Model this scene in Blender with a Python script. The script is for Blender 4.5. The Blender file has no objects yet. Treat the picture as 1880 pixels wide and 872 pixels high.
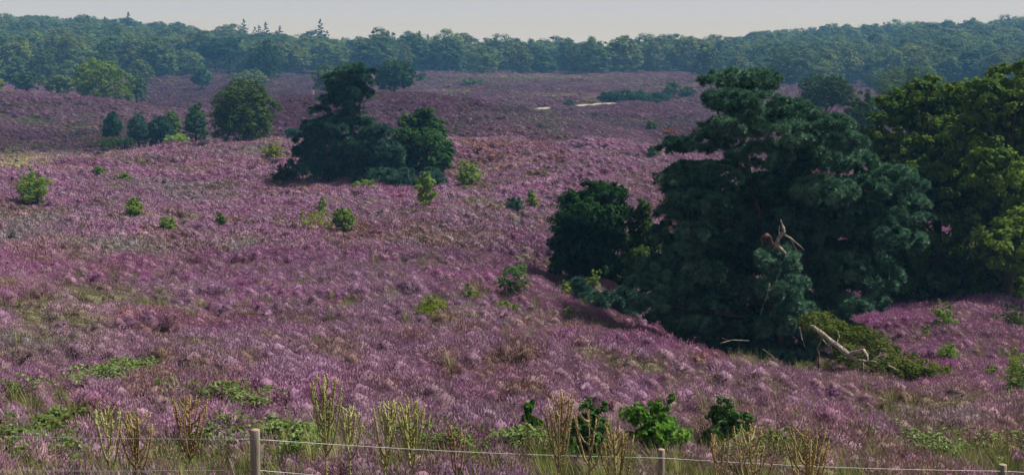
import bpy, math, random
import numpy as np
from mathutils import Vector

PI = math.pi
rng = np.random.default_rng(7)
random.seed(7)
S = bpy.context.scene
C = S.collection

# ------------------------------------------------------------ camera
FPX, CX, CY, HOR = 2611.0, 940.0, 436.0, 75.0
PITCH = math.atan((CY - HOR) / FPX)
cam_d = bpy.data.cameras.new('camera')
cam_d.sensor_width = 36.0
cam_d.lens = 36.0 * FPX / 1880.0
cam_d.clip_start = 0.1
cam_d.clip_end = 20000
cam = bpy.data.objects.new('camera', cam_d)
C.objects.link(cam)
cam.location = (0, 0, 0)
cam.rotation_euler = (PI / 2 - PITCH, 0, 0)
S.camera = cam

# ------------------------------------------------------------ sky and sun
SUN_EL, SUN_AZ = math.radians(56), math.radians(76)      # azimuth from +Y (view) towards +X
SUN_STR, SKY_STR, SKY_SAT = 5.0, 0.05, 0.22
VEIL = 0.63
HAZE_D, HAZE_C = 0.00050, (0.20, 0.52, 1.0)
w = bpy.data.worlds.new('World')
S.world = w
w.use_nodes = True
nt = w.node_tree
nt.nodes.clear()
out = nt.nodes.new('ShaderNodeOutputWorld')
bg = nt.nodes.new('ShaderNodeBackground')
sky = nt.nodes.new('ShaderNodeTexSky')
sky.sky_type = 'NISHITA'
sky.sun_disc = False
sky.sun_elevation = SUN_EL
sky.sun_rotation = SUN_AZ
sky.dust_density = 3.0
sky.air_density = 1.0
hs = nt.nodes.new('ShaderNodeHueSaturation')
hs.inputs['Saturation'].default_value = SKY_SAT
nt.links.new(sky.outputs[0], hs.inputs['Color'])
nt.links.new(hs.outputs[0], bg.inputs[0])
bg.inputs[1].default_value = SKY_STR
# thin bright veil of haze that thickens towards the horizon
tcw = nt.nodes.new('ShaderNodeTexCoord')
sxy = nt.nodes.new('ShaderNodeSeparateXYZ')
nt.links.new(tcw.outputs['Generated'], sxy.inputs[0])
mab = nt.nodes.new('ShaderNodeMath'); mab.operation = 'ABSOLUTE'
mdv = nt.nodes.new('ShaderNodeMath'); mdv.operation = 'MULTIPLY'; mdv.inputs[1].default_value = -1 / 0.11
mex = nt.nodes.new('ShaderNodeMath'); mex.operation = 'EXPONENT'
mst = nt.nodes.new('ShaderNodeMath'); mst.operation = 'MULTIPLY'; mst.inputs[1].default_value = VEIL
nt.links.new(sxy.outputs[2], mab.inputs[0]); nt.links.new(mab.outputs[0], mdv.inputs[0])
nt.links.new(mdv.outputs[0], mex.inputs[0]); nt.links.new(mex.outputs[0], mst.inputs[0])
bg2 = nt.nodes.new('ShaderNodeBackground')
bg2.inputs[0].default_value = (0.90, 0.97, 1.18, 1)
nt.links.new(mst.outputs[0], bg2.inputs[1])
adw = nt.nodes.new('ShaderNodeAddShader')
nt.links.new(bg.outputs[0], adw.inputs[0]); nt.links.new(bg2.outputs[0], adw.inputs[1])
nt.links.new(adw.outputs[0], out.inputs[0])
sd = bpy.data.lights.new('sun', 'SUN')
sd.energy = SUN_STR
sd.angle = math.radians(0.6)
sd.color = (1.0, 0.95, 0.87)
sun = bpy.data.objects.new('sun', sd)
C.objects.link(sun)
sdir = Vector((math.cos(SUN_EL) * math.sin(SUN_AZ), math.cos(SUN_EL) * math.cos(SUN_AZ), math.sin(SUN_EL)))
sun.rotation_euler = (-sdir).to_track_quat('-Z', 'Y').to_euler()
sun.location = (30, 0, 60)
S.view_settings.view_transform = 'Standard'
S.view_settings.look = 'None'
S.view_settings.exposure = 0.0
S.view_settings.gamma = 1.0
S.render.engine = 'CYCLES'
S.cycles.max_bounces = 5
S.cycles.diffuse_bounces = 2
S.cycles.transmission_bounces = 3
S.cycles.volume_bounces = 0
S.cycles.use_denoising = True
S.cycles.volume_max_steps = 64

# ------------------------------------------------------------ pixel <-> world
cp, sp_ = math.cos(PITCH), math.sin(PITCH)


def P(px, py, d):
    """point on the ray through a photograph pixel at forward distance d"""
    x, u = px - CX, CY - py
    y = FPX * cp + u * sp_
    z = u * cp - FPX * sp_
    return np.array([x * d / y, d, z * d / y])


def proj(x, y, z):
    f = y * cp - z * sp_
    u = y * sp_ + z * cp
    f = np.where(f < 0.01, 0.01, f)
    return CX + FPX * x / f, CY - FPX * u / f


# ------------------------------------------------------------ noise
def _h(i, j, s):
    n = (i.astype(np.int64) * 374761393 + j.astype(np.int64) * 668265263 + s * 1442695041) & 0x7fffffff
    n = ((n ^ (n >> 13)) * 1274126177) & 0x7fffffff
    return ((n ^ (n >> 16)) & 0xffff) / 65535.0


def vnoise(x, y, s=0):
    x, y = np.asarray(x, float), np.asarray(y, float)
    i, j = np.floor(x), np.floor(y)
    fx, fy = x - i, y - j
    fx, fy = fx * fx * (3 - 2 * fx), fy * fy * (3 - 2 * fy)
    a, b, c, d = _h(i, j, s), _h(i + 1, j, s), _h(i, j + 1, s), _h(i + 1, j + 1, s)
    return (a * (1 - fx) + b * fx) * (1 - fy) + (c * (1 - fx) + d * fx) * fy


def fbm(x, y, s=0, o=3):
    t, a, n = 0, 1, 0
    for k in range(o):
        t = t + a * vnoise(x * 2 ** k + 17.3 * k, y * 2 ** k - 9.1 * k, s + k)
        n += a
        a *= 0.5
    return t / n


# ------------------------------------------------------------ terrain heights
CTRL = [  # photograph x, y and distance of points on the land
    (-150, 872, 17), (0, 872, 17), (470, 872, 17.2), (940, 872, 17.5), (1400, 872, 18.5), (1880, 872, 20), (2050, 872, 20.5),
    (0, 800, 20), (940, 800, 20.5), (1400, 800, 21.5), (1880, 800, 23),
    (-150, 700, 26), (0, 700, 26), (500, 700, 26), (1000, 700, 27), (1400, 720, 28), (1750, 730, 29), (2050, 730, 30),
    (0, 600, 36), (500, 600, 37), (1000, 600, 38), (1220, 625, 38), (1420, 665, 36), (1620, 690, 34),
    (-150, 500, 51), (0, 500, 51), (500, 500, 52), (900, 500, 53), (1020, 520, 56), (1140, 530, 57),
    (1600, 596, 53), (1700, 562, 60), (1880, 562, 60), (1880, 650, 42), (1720, 640, 44), (2050, 600, 55),
    (0, 400, 75), (500, 400, 75), (880, 400, 78),
    (0, 340, 98), (500, 340, 100), (850, 330, 104), (1050, 380, 84),
    (-150, 300, 122), (0, 300, 125), (300, 290, 128), (870, 290, 118),
    (0, 288, 135), (100, 280, 139), (230, 271, 146), (350, 263, 150), (500, 255, 152), (680, 250, 148), (850, 246, 140),
    (950, 250, 131), (1100, 276, 114), (1240, 315, 98),
    # second rolls of heath
    (-150, 275, 172), (0, 273, 176), (180, 272, 182), (0, 238, 215), (-150, 232, 215), (150, 258, 205),
    (-150, 162, 292), (0, 165, 290), (150, 176, 290), (280, 191, 290), (120, 225, 235),
    (395, 203, 285), (440, 200, 290),
    (510, 178, 270), (600, 172, 275), (720, 170, 270), (800, 174, 262), (900, 190, 240), (1050, 215, 210), (1200, 260, 168),
    (530, 245, 196), (700, 243, 188), (620, 205, 230), (850, 215, 205), (980, 235, 184),
    # far heath
    (300, 190, 335), (400, 158, 440), (340, 138, 520), (540, 146, 500),
    (770, 136, 520), (900, 137, 525), (900, 158, 410), (900, 178, 335), (1000, 197, 305), (1120, 190, 330), (1100, 156, 420),
    (1000, 139, 520), (1200, 137, 520), (1400, 148, 455), (1250, 205, 295), (1200, 240, 222), (1330, 200, 300), (1560, 167, 400),
    (1500, 160, 470), (1750, 170, 400), (1900, 170, 400),
]
WCTRL = [  # photograph column, distance, height of land that is hidden
    (1250, 46, -10.2), (1350, 45, -11.0), (1450, 44, -11.2), (1530, 44, -11.0), (1250, 54, -11.0), (1400, 54, -11.9), (1500, 56, -11.8),
    (0, 158, -13.2), (200, 163, -13.6), (500, 172, -13.2), (700, 168, -12.8), (880, 156, -11.8), (1000, 152, -11.9), (1150, 132, -12.0), (1270, 115, -12.3),
    (0, 322, -14.8), (200, 320, -15.2), (60, 250, -13.8),
    (520, 310, -14.5), (700, 310, -14.5), (820, 292, -14.0), (950, 262, -14.2), (1080, 235, -14.0), (1240, 190, -14.0),
    (1400, 80, -12.2), (1600, 85, -12.6), (1800, 85, -12.4), (1400, 140, -13.5), (1700, 140, -13.2), (1500, 220, -14.2), (1850, 220, -14), (1400, 330, -14.6),
    (-100, 420, -14.2), (150, 430, -14.2),
    (-200, 560, -11), (0, 560, -11), (200, 560, -12), (500, 570, -12.6), (940, 570, -12.8), (1400, 560, -14), (1800, 560, -14), (2100, 560, -13.5),
    (-200, 720, -3), (100, 720, -5), (500, 720, -10), (940, 720, -13), (1300, 720, -12.0), (1700, 720, -7), (2100, 720, -5),
    (-200, 900, 4), (100, 900, 1), (500, 900, -7.5), (940, 900, -14), (1300, 900, -11), (1700, 900, -2.0), (2100, 900, 0),
    (-200, 1200, 6), (500, 1200, -9), (940, 1200, -18), (1400, 1200, -11), (2100, 1200, 0),
    (-200, 3000, -25), (940, 3000, -25), (2100, 3000, -25),
    (-200, 11, -3.9), (940, 11, -4.0), (2100, 11, -4.6), (-200, 5, -2.3), (940, 5, -2.3), (2100, 5, -2.3), (940, 1.5, -1.7), (0, 1.5, -1.7), (1880, 1.5, -1.7),
]
pts = [tuple(P(*c)) for c in CTRL]
for px, d, z in WCTRL:
    pts.append(((px - CX) / FPX * d, d, z))
pts = np.array(pts)
# the measured points lie on the tops of the heather: the soil is lower
_pr = np.hypot(pts[:, 0], pts[:, 1])
pts[:, 2] -= np.clip((_pr - 12) / 4, 0, 1) * (0.34 + 0.40 * np.clip((_pr - 60) / 90, 0, 1))
KT, KR = 2.6, 1.0


def _uv(x, y):
    th = np.arctan2(x, y)
    th = np.clip(th, -0.5, 0.5)
    return th * KT, np.log(np.maximum(np.hypot(x, y), 1.5)) * KR


def _phi(r2):
    return 0.5 * r2 * np.log(r2 + 1e-12)


U, V = _uv(pts[:, 0], pts[:, 1])
n = len(U)
A = _phi((U[:, None] - U) ** 2 + (V[:, None] - V) ** 2) + np.eye(n) * 2e-5
Q = np.c_[np.ones(n), U, V]
M = np.block([[A, Q], [Q.T, np.zeros((3, 3))]])
SOL = np.linalg.solve(M, np.r_[pts[:, 2], 0, 0, 0])
W_, C_ = SOL[:n], SOL[n:]


def H0(x, y):
    x, y = np.atleast_1d(np.asarray(x, float)), np.atleast_1d(np.asarray(y, float))
    u, v = _uv(x, y)
    z = np.empty(len(u))
    for i in range(0, len(u), 20000):
        a, b = u[i:i + 20000], v[i:i + 20000]
        z[i:i + 20000] = _phi((a[:, None] - U) ** 2 + (b[:, None] - V) ** 2) @ W_ + C_[0] + C_[1] * a + C_[2] * b
    return np.maximum(z, -32)


def H(x, y):
    z = H0(x, y)
    r = np.hypot(x, y)
    lump = (fbm(np.asarray(x) / 2.6, np.asarray(y) / 2.6, 3, 2) - 0.5) * 0.45 + (fbm(np.asarray(x) / 14, np.asarray(y) / 14, 5, 2) - 0.5) * 0.6 * np.clip(r / 60, 0, 1) + (fbm(np.asarray(x) / 5, np.asarray(y) / 6, 6, 2) - 0.5) * 0.8 * np.clip((r - 60) / 100, 0, 1)
    return z + lump * np.clip((r - 6) / 10, 0, 1)


def h1(x, y):
    return float(H(np.array([x]), np.array([y]))[0])


def hit(px, py, dmin=13.0, dmax=700.0):
    """first point where the ray through a pixel meets the land"""
    ds = np.exp(np.linspace(math.log(dmin), math.log(dmax), 900))
    p0 = P(px, py, 1.0)
    z = p0[2] * ds
    g = H(p0[0] * ds, ds)
    k = np.nonzero(z <= g)[0]
    d = ds[k[0]] if len(k) else dmax
    return np.array([p0[0] * d, d, h1(p0[0] * d, d)])


def at(px, d):
    x = (px - CX) / FPX * d * 1.0
    x = P(px, 300, d)[0]
    return np.array([x, d, h1(x, d)])


# ------------------------------------------------------------ mesh helpers
def mesh_np(name, verts, faces, mat=None, attrs=None, smooth=False, fmat=None, mats=None):
    """faces: (n,k) array of equal-size polygons, or a list of such arrays"""
    me = bpy.data.meshes.new(name)
    if isinstance(faces, np.ndarray):
        faces = [faces]
    faces = [f for f in faces if len(f)]
    verts = np.asarray(verts, dtype=np.float32)
    me.vertices.add(len(verts))
    me.vertices.foreach_set('co', verts.ravel())
    loops = np.concatenate([f.ravel() for f in faces]).astype(np.int32)
    tot = np.concatenate([np.full(len(f), f.shape[1]) for f in faces]).astype(np.int32)
    start = np.concatenate([[0], np.cumsum(tot)[:-1]]).astype(np.int32)
    me.loops.add(len(loops))
    me.loops.foreach_set('vertex_index', loops)
    me.polygons.add(len(tot))
    me.polygons.foreach_set('loop_start', start)
    me.polygons.foreach_set('loop_total', tot)
    for k, a in (attrs or {}).items():
        a = np.asarray(a, dtype=np.float32)
        if a.ndim == 1:
            at_ = me.attributes.new(k, 'FLOAT', 'POINT')
            at_.data.foreach_set('value', a)
        elif a.shape[1] == 3:
            at_ = me.attributes.new(k, 'FLOAT_VECTOR', 'POINT')
            at_.data.foreach_set('vector', a.ravel())
        else:
            at_ = me.attributes.new(k, 'FLOAT_COLOR', 'POINT')
            at_.data.foreach_set('color', a.ravel())
    for m in (mats or ([mat] if mat else [])):
        me.materials.append(m)
    if fmat is not None:
        me.polygons.foreach_set('material_index', np.asarray(fmat, dtype=np.int32))
    me.update(calc_edges=True)
    me.validate(verbose=False)
    if smooth:
        me.polygons.foreach_set('use_smooth', np.ones(len(tot), dtype=bool))
    return me


def link(name, me, parent=None, loc=None, kind=None, label=None, cat=None, group=None):
    o = bpy.data.objects.new(name, me)
    C.objects.link(o)
    if parent is not None:
        o.parent = parent
    if loc is not None:
        o.location = [float(v) for v in loc]
    if kind:
        o['kind'] = kind
    if label:
        o['label'] = label
    if cat:
        o['category'] = cat
    if group:
        o['group'] = group
    return o


def thing(name, label, cat, loc, group=None, rz=0.0, sc=1.0):
    o = link(name, None, None, loc, None, label, cat, group)
    o.rotation_euler = (0, 0, rz)
    o.scale = (sc, sc, sc) if not hasattr(sc, '__len__') else sc
    o.empty_display_size = 0.3
    return o


def copy_thing(src, label, loc, rz, sc):
    r = src.copy()
    C.objects.link(r)
    r.location = [float(v) for v in loc]
    r.rotation_euler = (0, 0, rz)
    r.scale = sc
    r['label'] = label
    for ch in list(src.children):
        c = ch.copy()
        C.objects.link(c)
        c.parent = r
    return r


def rotmats(z, roll=None):
    """(N,3,3) with local Z along z, random roll"""
    z = z / np.maximum(np.linalg.norm(z, axis=1, keepdims=True), 1e-9)
    n = len(z)
    a = rng.normal(size=(n, 3))
    x = a - (a * z).sum(1, keepdims=True) * z
    x /= np.maximum(np.linalg.norm(x, axis=1, keepdims=True), 1e-9)
    y = np.cross(z, x)
    return np.stack([x, y, z], axis=2)


def stamp(tv, tf, pos, zdir, size):
    """copies of a template at pos with local Z along zdir"""
    R = rotmats(zdir)
    size = np.asarray(size)
    size = size[:, None, None] if size.ndim == 1 else size
    v = np.einsum('nij,kj->nki', R, tv) * size + pos[:, None, :]
    n, k = len(pos), len(tv)
    f = tf[None] + (np.arange(n) * k)[:, None, None]
    return v.reshape(-1, 3), f.reshape(-1, tf.shape[1])


def tube(path, radii, sides=6, cap=True):
    path = np.asarray(path, float)
    radii = np.asarray(radii, float)
    m = len(path)
    t = np.gradient(path, axis=0)
    t /= np.maximum(np.linalg.norm(t, axis=1, keepdims=True), 1e-9)
    ref = np.array([0.31, 0.17, 0.93]) if abs(t[0][2]) < 0.8 else np.array([1.0, 0.1, 0.0])
    a = np.cross(t, ref)
    a /= np.maximum(np.linalg.norm(a, axis=1, keepdims=True), 1e-9)
    b = np.cross(t, a)
    ang = np.arange(sides) * 2 * PI / sides
    v = path[:, None, :] + radii[:, None, None] * (np.cos(ang)[None, :, None] * a[:, None, :] + np.sin(ang)[None, :, None] * b[:, None, :])
    v = v.reshape(-1, 3)
    i = np.arange(m - 1)[:, None] * sides
    j = np.arange(sides)[None, :]
    j2 = (j + 1) % sides
    f = np.stack([i + j, i + j2, i + sides + j2, i + sides + j], axis=2).reshape(-1, 4)
    if cap:   # close the far end with a fan to a tip vertex
        v = np.r_[v, [path[-1]], [path[0]]]
        e, s = len(v) - 2, len(v) - 1
        q = (m - 1) * sides
        jj = np.arange(sides)
        j3 = (jj + 1) % sides
        f = [f, np.c_[q + jj, q + j3, np.full(sides, e)], np.c_[j3, jj, np.full(sides, s)]]
    else:
        f = [f]
    return v, f


class Bag:
    def __init__(s):
        s.v, s.q, s.t, s.n, s.a = [], [], [], 0, []

    def add(s, v, fs, rnd=None):
        if isinstance(fs, np.ndarray):
            fs = [fs]
        for f in fs:
            (s.q if f.shape[1] == 4 else s.t).append(f + s.n)
        s.v.append(v)
        s.a.append(np.full(len(v), random.random()) if rnd is None else rnd)
        s.n += len(v)

    def tube(s, path, radii, sides=6):
        v, f = tube(path, radii, sides)
        s.add(v, f)

    def mesh(s, name, mat, smooth=False):
        q = np.concatenate(s.q) if s.q else np.zeros((0, 4), int)
        t = np.concatenate(s.t) if s.t else np.zeros((0, 3), int)
        return mesh_np(name, np.concatenate(s.v), [q, t], mat, {'rnd': np.concatenate(s.a)}, smooth)


# ------------------------------------------------------------ materials
def newmat(name):
    m = bpy.data.materials.new(name)
    m.use_nodes = True
    m.node_tree.nodes.clear()
    return m, m.node_tree.nodes, m.node_tree.links


def ramp(nodes, cols):
    r = nodes.new('ShaderNodeValToRGB')
    e = r.color_ramp.elements
    while len(e) < len(cols):
        e.new(0.5)
    for i, (p, c) in enumerate(cols):
        e[i].position = p
        e[i].color = (*c, 1)
    return r


def leaf_mat(name, dark, mid, light, trans=0.3, rough=0.6, scale=0.35, spec=0.04):
    m, N, L = newmat(name)
    o = N.new('ShaderNodeOutputMaterial')
    at_ = N.new('ShaderNodeAttribute')
    at_.attribute_name = 'rnd'
    geo = N.new('ShaderNodeNewGeometry')
    nz = N.new('ShaderNodeTexNoise')
    nz.inputs['Scale'].default_value = scale
    nz.inputs['Detail'].default_value = 2
    L.new(geo.outputs['Position'], nz.inputs['Vector'])
    oi = N.new('ShaderNodeObjectInfo')
    a1 = N.new('ShaderNodeMath'); a1.operation = 'MULTIPLY'; a1.inputs[1].default_value = 0.5
    L.new(at_.outputs['Fac'], a1.inputs[0])
    a2 = N.new('ShaderNodeMath'); a2.operation = 'MULTIPLY_ADD'; a2.inputs[1].default_value = 0.5
    L.new(nz.outputs['Fac'], a2.inputs[0]); L.new(a1.outputs[0], a2.inputs[2])
    a3 = N.new('ShaderNodeMath'); a3.operation = 'MULTIPLY_ADD'; a3.inputs[1].default_value = 0.3
    L.new(oi.outputs['Random'], a3.inputs[0]); L.new(a2.outputs[0], a3.inputs[2])
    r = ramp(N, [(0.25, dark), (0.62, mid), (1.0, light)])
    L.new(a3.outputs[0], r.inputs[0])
    p = N.new('ShaderNodeBsdfPrincipled')
    p.inputs['Roughness'].default_value = rough
    p.inputs['Specular IOR Level'].default_value = spec
    L.new(r.outputs[0], p.inputs['Base Color'])
    tr = N.new('ShaderNodeBsdfTranslucent')
    L.new(r.outputs[0], tr.inputs['Color'])
    mx = N.new('ShaderNodeMixShader')
    mx.inputs[0].default_value = trans
    L.new(p.outputs[0], mx.inputs[1]); L.new(tr.outputs[0], mx.inputs[2])
    L.new(mx.outputs[0], o.inputs[0])
    return m


def plain_mat(name, c1, c2, scale=4.0, rough=0.85, stretch=(1, 1, 1), detail=6, bump=0.0, metal=0.0, spec=0.2):
    m, N, L = newmat(name)
    o = N.new('ShaderNodeOutputMaterial')
    tc = N.new('ShaderNodeTexCoord')
    mp = N.new('ShaderNodeMapping')
    mp.inputs['Scale'].default_value = stretch
    L.new(tc.outputs['Object'], mp.inputs[0])
    nz = N.new('ShaderNodeTexNoise')
    nz.inputs['Scale'].default_value = scale
    nz.inputs['Detail'].default_value = detail
    L.new(mp.outputs[0], nz.inputs['Vector'])
    r = ramp(N, [(0.3, c1), (0.7, c2)])
    L.new(nz.outputs['Fac'], r.inputs[0])
    p = N.new('ShaderNodeBsdfPrincipled')
    p.inputs['Roughness'].default_value = rough
    p.inputs['Metallic'].default_value = metal
    p.inputs['Specular IOR Level'].default_value = spec
    L.new(r.outputs[0], p.inputs['Base Color'])
    if bump:
        b = N.new('ShaderNodeBump')
        b.inputs['Strength'].default_value = bump
        b.inputs['Distance'].default_value = 0.02
        L.new(nz.outputs['Fac'], b.inputs['Height'])
        L.new(b.outputs[0], p.inputs['Normal'])
    L.new(p.outputs[0], o.inputs[0])
    return m


def heather_mat():
    """blooms take the tint of their tuft, stems are olive-brown"""
    m, N, L = newmat('heather_sprigs')
    o = N.new('ShaderNodeOutputMaterial')
    ti = N.new('ShaderNodeAttribute'); ti.attribute_type = 'INSTANCER'; ti.attribute_name = 'tint'
    st = N.new('ShaderNodeAttribute'); st.attribute_type = 'INSTANCER'; st.attribute_name = 'stemc'
    hh = N.new('ShaderNodeAttribute'); hh.attribute_name = 'part'
    rn = N.new('ShaderNodeAttribute'); rn.attribute_name = 'rnd'
    mx = N.new('ShaderNodeMix'); mx.data_type = 'RGBA'
    L.new(hh.outputs['Fac'], mx.inputs[0]); L.new(st.outputs['Color'], mx.inputs[6]); L.new(ti.outputs['Color'], mx.inputs[7])
    br = N.new('ShaderNodeMapRange')
    br.inputs[3].default_value = 0.75; br.inputs[4].default_value = 1.25
    L.new(rn.outputs['Fac'], br.inputs[0])
    mul = N.new('ShaderNodeVectorMath'); mul.operation = 'SCALE'
    L.new(mx.outputs[2], mul.inputs[0]); L.new(br.outputs[0], mul.inputs['Scale'])
    d = N.new('ShaderNodeBsdfDiffuse'); tr = N.new('ShaderNodeBsdfTranslucent')
    L.new(mul.outputs[0], d.inputs[0]); L.new(mul.outputs[0], tr.inputs[0])
    ms = N.new('ShaderNodeMixShader'); ms.inputs[0].default_value = 0.22
    L.new(d.outputs[0], ms.inputs[1]); L.new(tr.outputs[0], ms.inputs[2]); L.new(ms.outputs[0], o.inputs[0])
    return m


M_HEATHER = heather_mat()
M_OAK = leaf_mat('oak_leaves', (0.020, 0.048, 0.012), (0.055, 0.105, 0.020), (0.13, 0.19, 0.032))
M_OAKL = leaf_mat('oak_leaves_light', (0.03, 0.085, 0.014), (0.15, 0.245, 0.034), (0.34, 0.44, 0.07), 0.4)
M_BUSH = leaf_mat('dark_bush_leaves', (0.010, 0.038, 0.012), (0.032, 0.095, 0.022), (0.09, 0.19, 0.04))
M_PINE = leaf_mat('pine_needles', (0.008, 0.036, 0.024), (0.06, 0.15, 0.092), (0.21, 0.38, 0.24), 0.12, 0.6, 0.5)
M_PINEY = leaf_mat('young_pine_needles', (0.035, 0.09, 0.07), (0.085, 0.18, 0.13), (0.18, 0.30, 0.20), 0.12, 0.5, 0.8)
M_BIRCH = leaf_mat('birch_leaves', (0.12, 0.22, 0.035), (0.25, 0.38, 0.08), (0.38, 0.50, 0.14), 0.4, 0.5, 1.0)
M_FAR = leaf_mat('forest_leaves', (0.035, 0.08, 0.025), (0.10, 0.175, 0.055), (0.22, 0.31, 0.10), 0.25, 0.7, 0.06, 0.1)
M_FAR2 = leaf_mat('forest_leaves_dark', (0.025, 0.065, 0.025), (0.065, 0.13, 0.045), (0.15, 0.22, 0.08), 0.25, 0.7, 0.06, 0.1)
M_FAR3 = leaf_mat('forest_leaves_olive', (0.05, 0.085, 0.02), (0.13, 0.18, 0.05), (0.24, 0.30, 0.09), 0.25, 0.7, 0.06, 0.1)
M_SPRUCE = leaf_mat('conifer_needles', (0.01, 0.030, 0.018), (0.02, 0.05, 0.03), (0.04, 0.08, 0.045), 0.1, 0.6, 0.2, 0.1)
M_BRIGHT = leaf_mat('bright_oak_leaves', (0.04, 0.12, 0.012), (0.10, 0.24, 0.025), (0.20, 0.36, 0.06), 0.4, 0.45, 2.0)
M_BRAMBLE = leaf_mat('bramble_leaves', (0.15, 0.11, 0.035), (0.13, 0.23, 0.05), (0.36, 0.44, 0.19), 0.3, 0.45, 2.5)
M_SHRUB = leaf_mat('shrub_leaves', (0.03, 0.08, 0.02), (0.08, 0.18, 0.045), (0.19, 0.33, 0.09), 0.35, 0.6, 2.0)
M_BILB = leaf_mat('sprawling_shrub_leaves', (0.02, 0.045, 0.01), (0.085, 0.125, 0.02), (0.20, 0.24, 0.04), 0.3, 0.6, 1.5)
M_YELLOW = leaf_mat('yellow_green_leaves', (0.12, 0.19, 0.02), (0.27, 0.35, 0.04), (0.42, 0.46, 0.07), 0.35, 0.5, 1.5)
M_RUST = leaf_mat('rusty_leaves', (0.14, 0.05, 0.02), (0.28, 0.10, 0.03), (0.38, 0.16, 0.05), 0.25, 0.6, 1.5)
M_SEED = leaf_mat('dry_seed_stalks', (0.22, 0.14, 0.06), (0.40, 0.29, 0.12), (0.55, 0.48, 0.22), 0.1, 0.7, 3.0)
M_GRASS = leaf_mat('dry_grass', (0.10, 0.14, 0.03), (0.24, 0.27, 0.08), (0.44, 0.41, 0.19), 0.3, 0.6, 0.8)
M_TWIG = plain_mat('bleached_twigs', (0.35, 0.30, 0.26), (0.6, 0.55, 0.5), 8)
M_BARK = plain_mat('bark', (0.035, 0.022, 0.015), (0.11, 0.07, 0.045), 6, 0.9, (1, 1, 0.25), 6, 0.5)
M_PBARK = plain_mat('pine_bark', (0.04, 0.022, 0.016), (0.12, 0.065, 0.04), 5, 0.9, (1, 1, 0.3), 6, 0.5)
M_DEAD = plain_mat('dead_wood', (0.10, 0.07, 0.05), (0.55, 0.48, 0.40), 14, 0.8, (1, 1, 1), 6, 0.6)
M_SNAGB = plain_mat('dead_wood_brown', (0.07, 0.03, 0.022), (0.20, 0.10, 0.07), 6, 0.8, (1, 1, 1), 6, 0.6)
M_POST = plain_mat('weathered_post', (0.20, 0.16, 0.12), (0.46, 0.41, 0.34), 14, 0.85, (2.2, 2.2, 0.12), 8, 0.7)
M_POSTEND = plain_mat('post_end_grain', (0.30, 0.20, 0.12), (0.55, 0.42, 0.28), 30, 0.85)
M_WIRE = plain_mat('galvanised_wire', (0.42, 0.43, 0.45), (0.60, 0.61, 0.64), 20, 0.45, metal=0.5, spec=0.5)
M_SAND = plain_mat('pale_sand', (0.28, 0.25, 0.20), (0.46, 0.42, 0.36), 1.2, 0.95)


def ground_mat():
    m, N, L = newmat('heath_soil')
    o = N.new('ShaderNodeOutputMaterial')
    geo = N.new('ShaderNodeNewGeometry')
    n1 = N.new('ShaderNodeTexNoise'); n1.inputs['Scale'].default_value = 0.35; n1.inputs['Detail'].default_value = 8
    n2 = N.new('ShaderNodeTexNoise'); n2.inputs['Scale'].default_value = 6; n2.inputs['Detail'].default_value = 6
    L.new(geo.outputs['Position'], n1.inputs['Vector']); L.new(geo.outputs['Position'], n2.inputs['Vector'])
    r1 = ramp(N, [(0.3, (0.035, 0.032, 0.016)), (0.5, (0.07, 0.035, 0.045)), (0.7, (0.055, 0.05, 0.022))])
    r2 = ramp(N, [(0.3, (0.3, 0.3, 0.3)), (0.7, (1.3, 1.3, 1.3))])
    L.new(n1.outputs['Fac'], r1.inputs[0]); L.new(n2.outputs['Fac'], r2.inputs[0])
    mul = N.new('ShaderNodeMix'); mul.data_type = 'RGBA'; mul.blend_type = 'MULTIPLY'; mul.inputs[0].default_value = 0.8
    L.new(r1.outputs[0], mul.inputs[6]); L.new(r2.outputs[0], mul.inputs[7])
    p = N.new('ShaderNodeBsdfPrincipled'); p.inputs['Roughness'].default_value = 0.95; p.inputs['Specular IOR Level'].default_value = 0.05
    L.new(mul.outputs[2], p.inputs['Base Color'])
    L.new(p.outputs[0], o.inputs[0])
    return m


# ------------------------------------------------------------ the land
def build_ground():
    th = np.r_[np.linspace(-PI, -0.52, 26)[:-1], np.linspace(-0.52, 0.52, 521), np.linspace(0.52, PI, 26)[1:-1]]
    r = np.r_[[0.4, 1, 2, 4, 7, 10], np.exp(np.linspace(math.log(12), math.log(900), 470)), [1000, 1200, 1600, 2200, 3000]]
    nt_, nr = len(th), len(r)
    T, R = np.meshgrid(th, r)
    x, y = (R * np.sin(T)).ravel(), (R * np.cos(T)).ravel()
    v = np.c_[x, y, H(x, y)]
    i = np.arange(nr - 1)[:, None] * nt_
    j = np.arange(nt_)[None, :]
    j2 = (j + 1) % nt_
    f = np.stack([i + j, i + j2, i + nt_ + j2, i + nt_ + j], axis=2).reshape(-1, 4)[:, ::-1]
    v = np.r_[v, [[0, 0, -1.7]]]
    c = len(v) - 1
    k = np.arange(nt_)
    f2 = np.c_[np.full(nt_, c), (k + 1) % nt_, k]
    link('ground', mesh_np('ground', v, [f, f2], ground_mat(), smooth=True), kind='structure')


build_ground()


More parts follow.
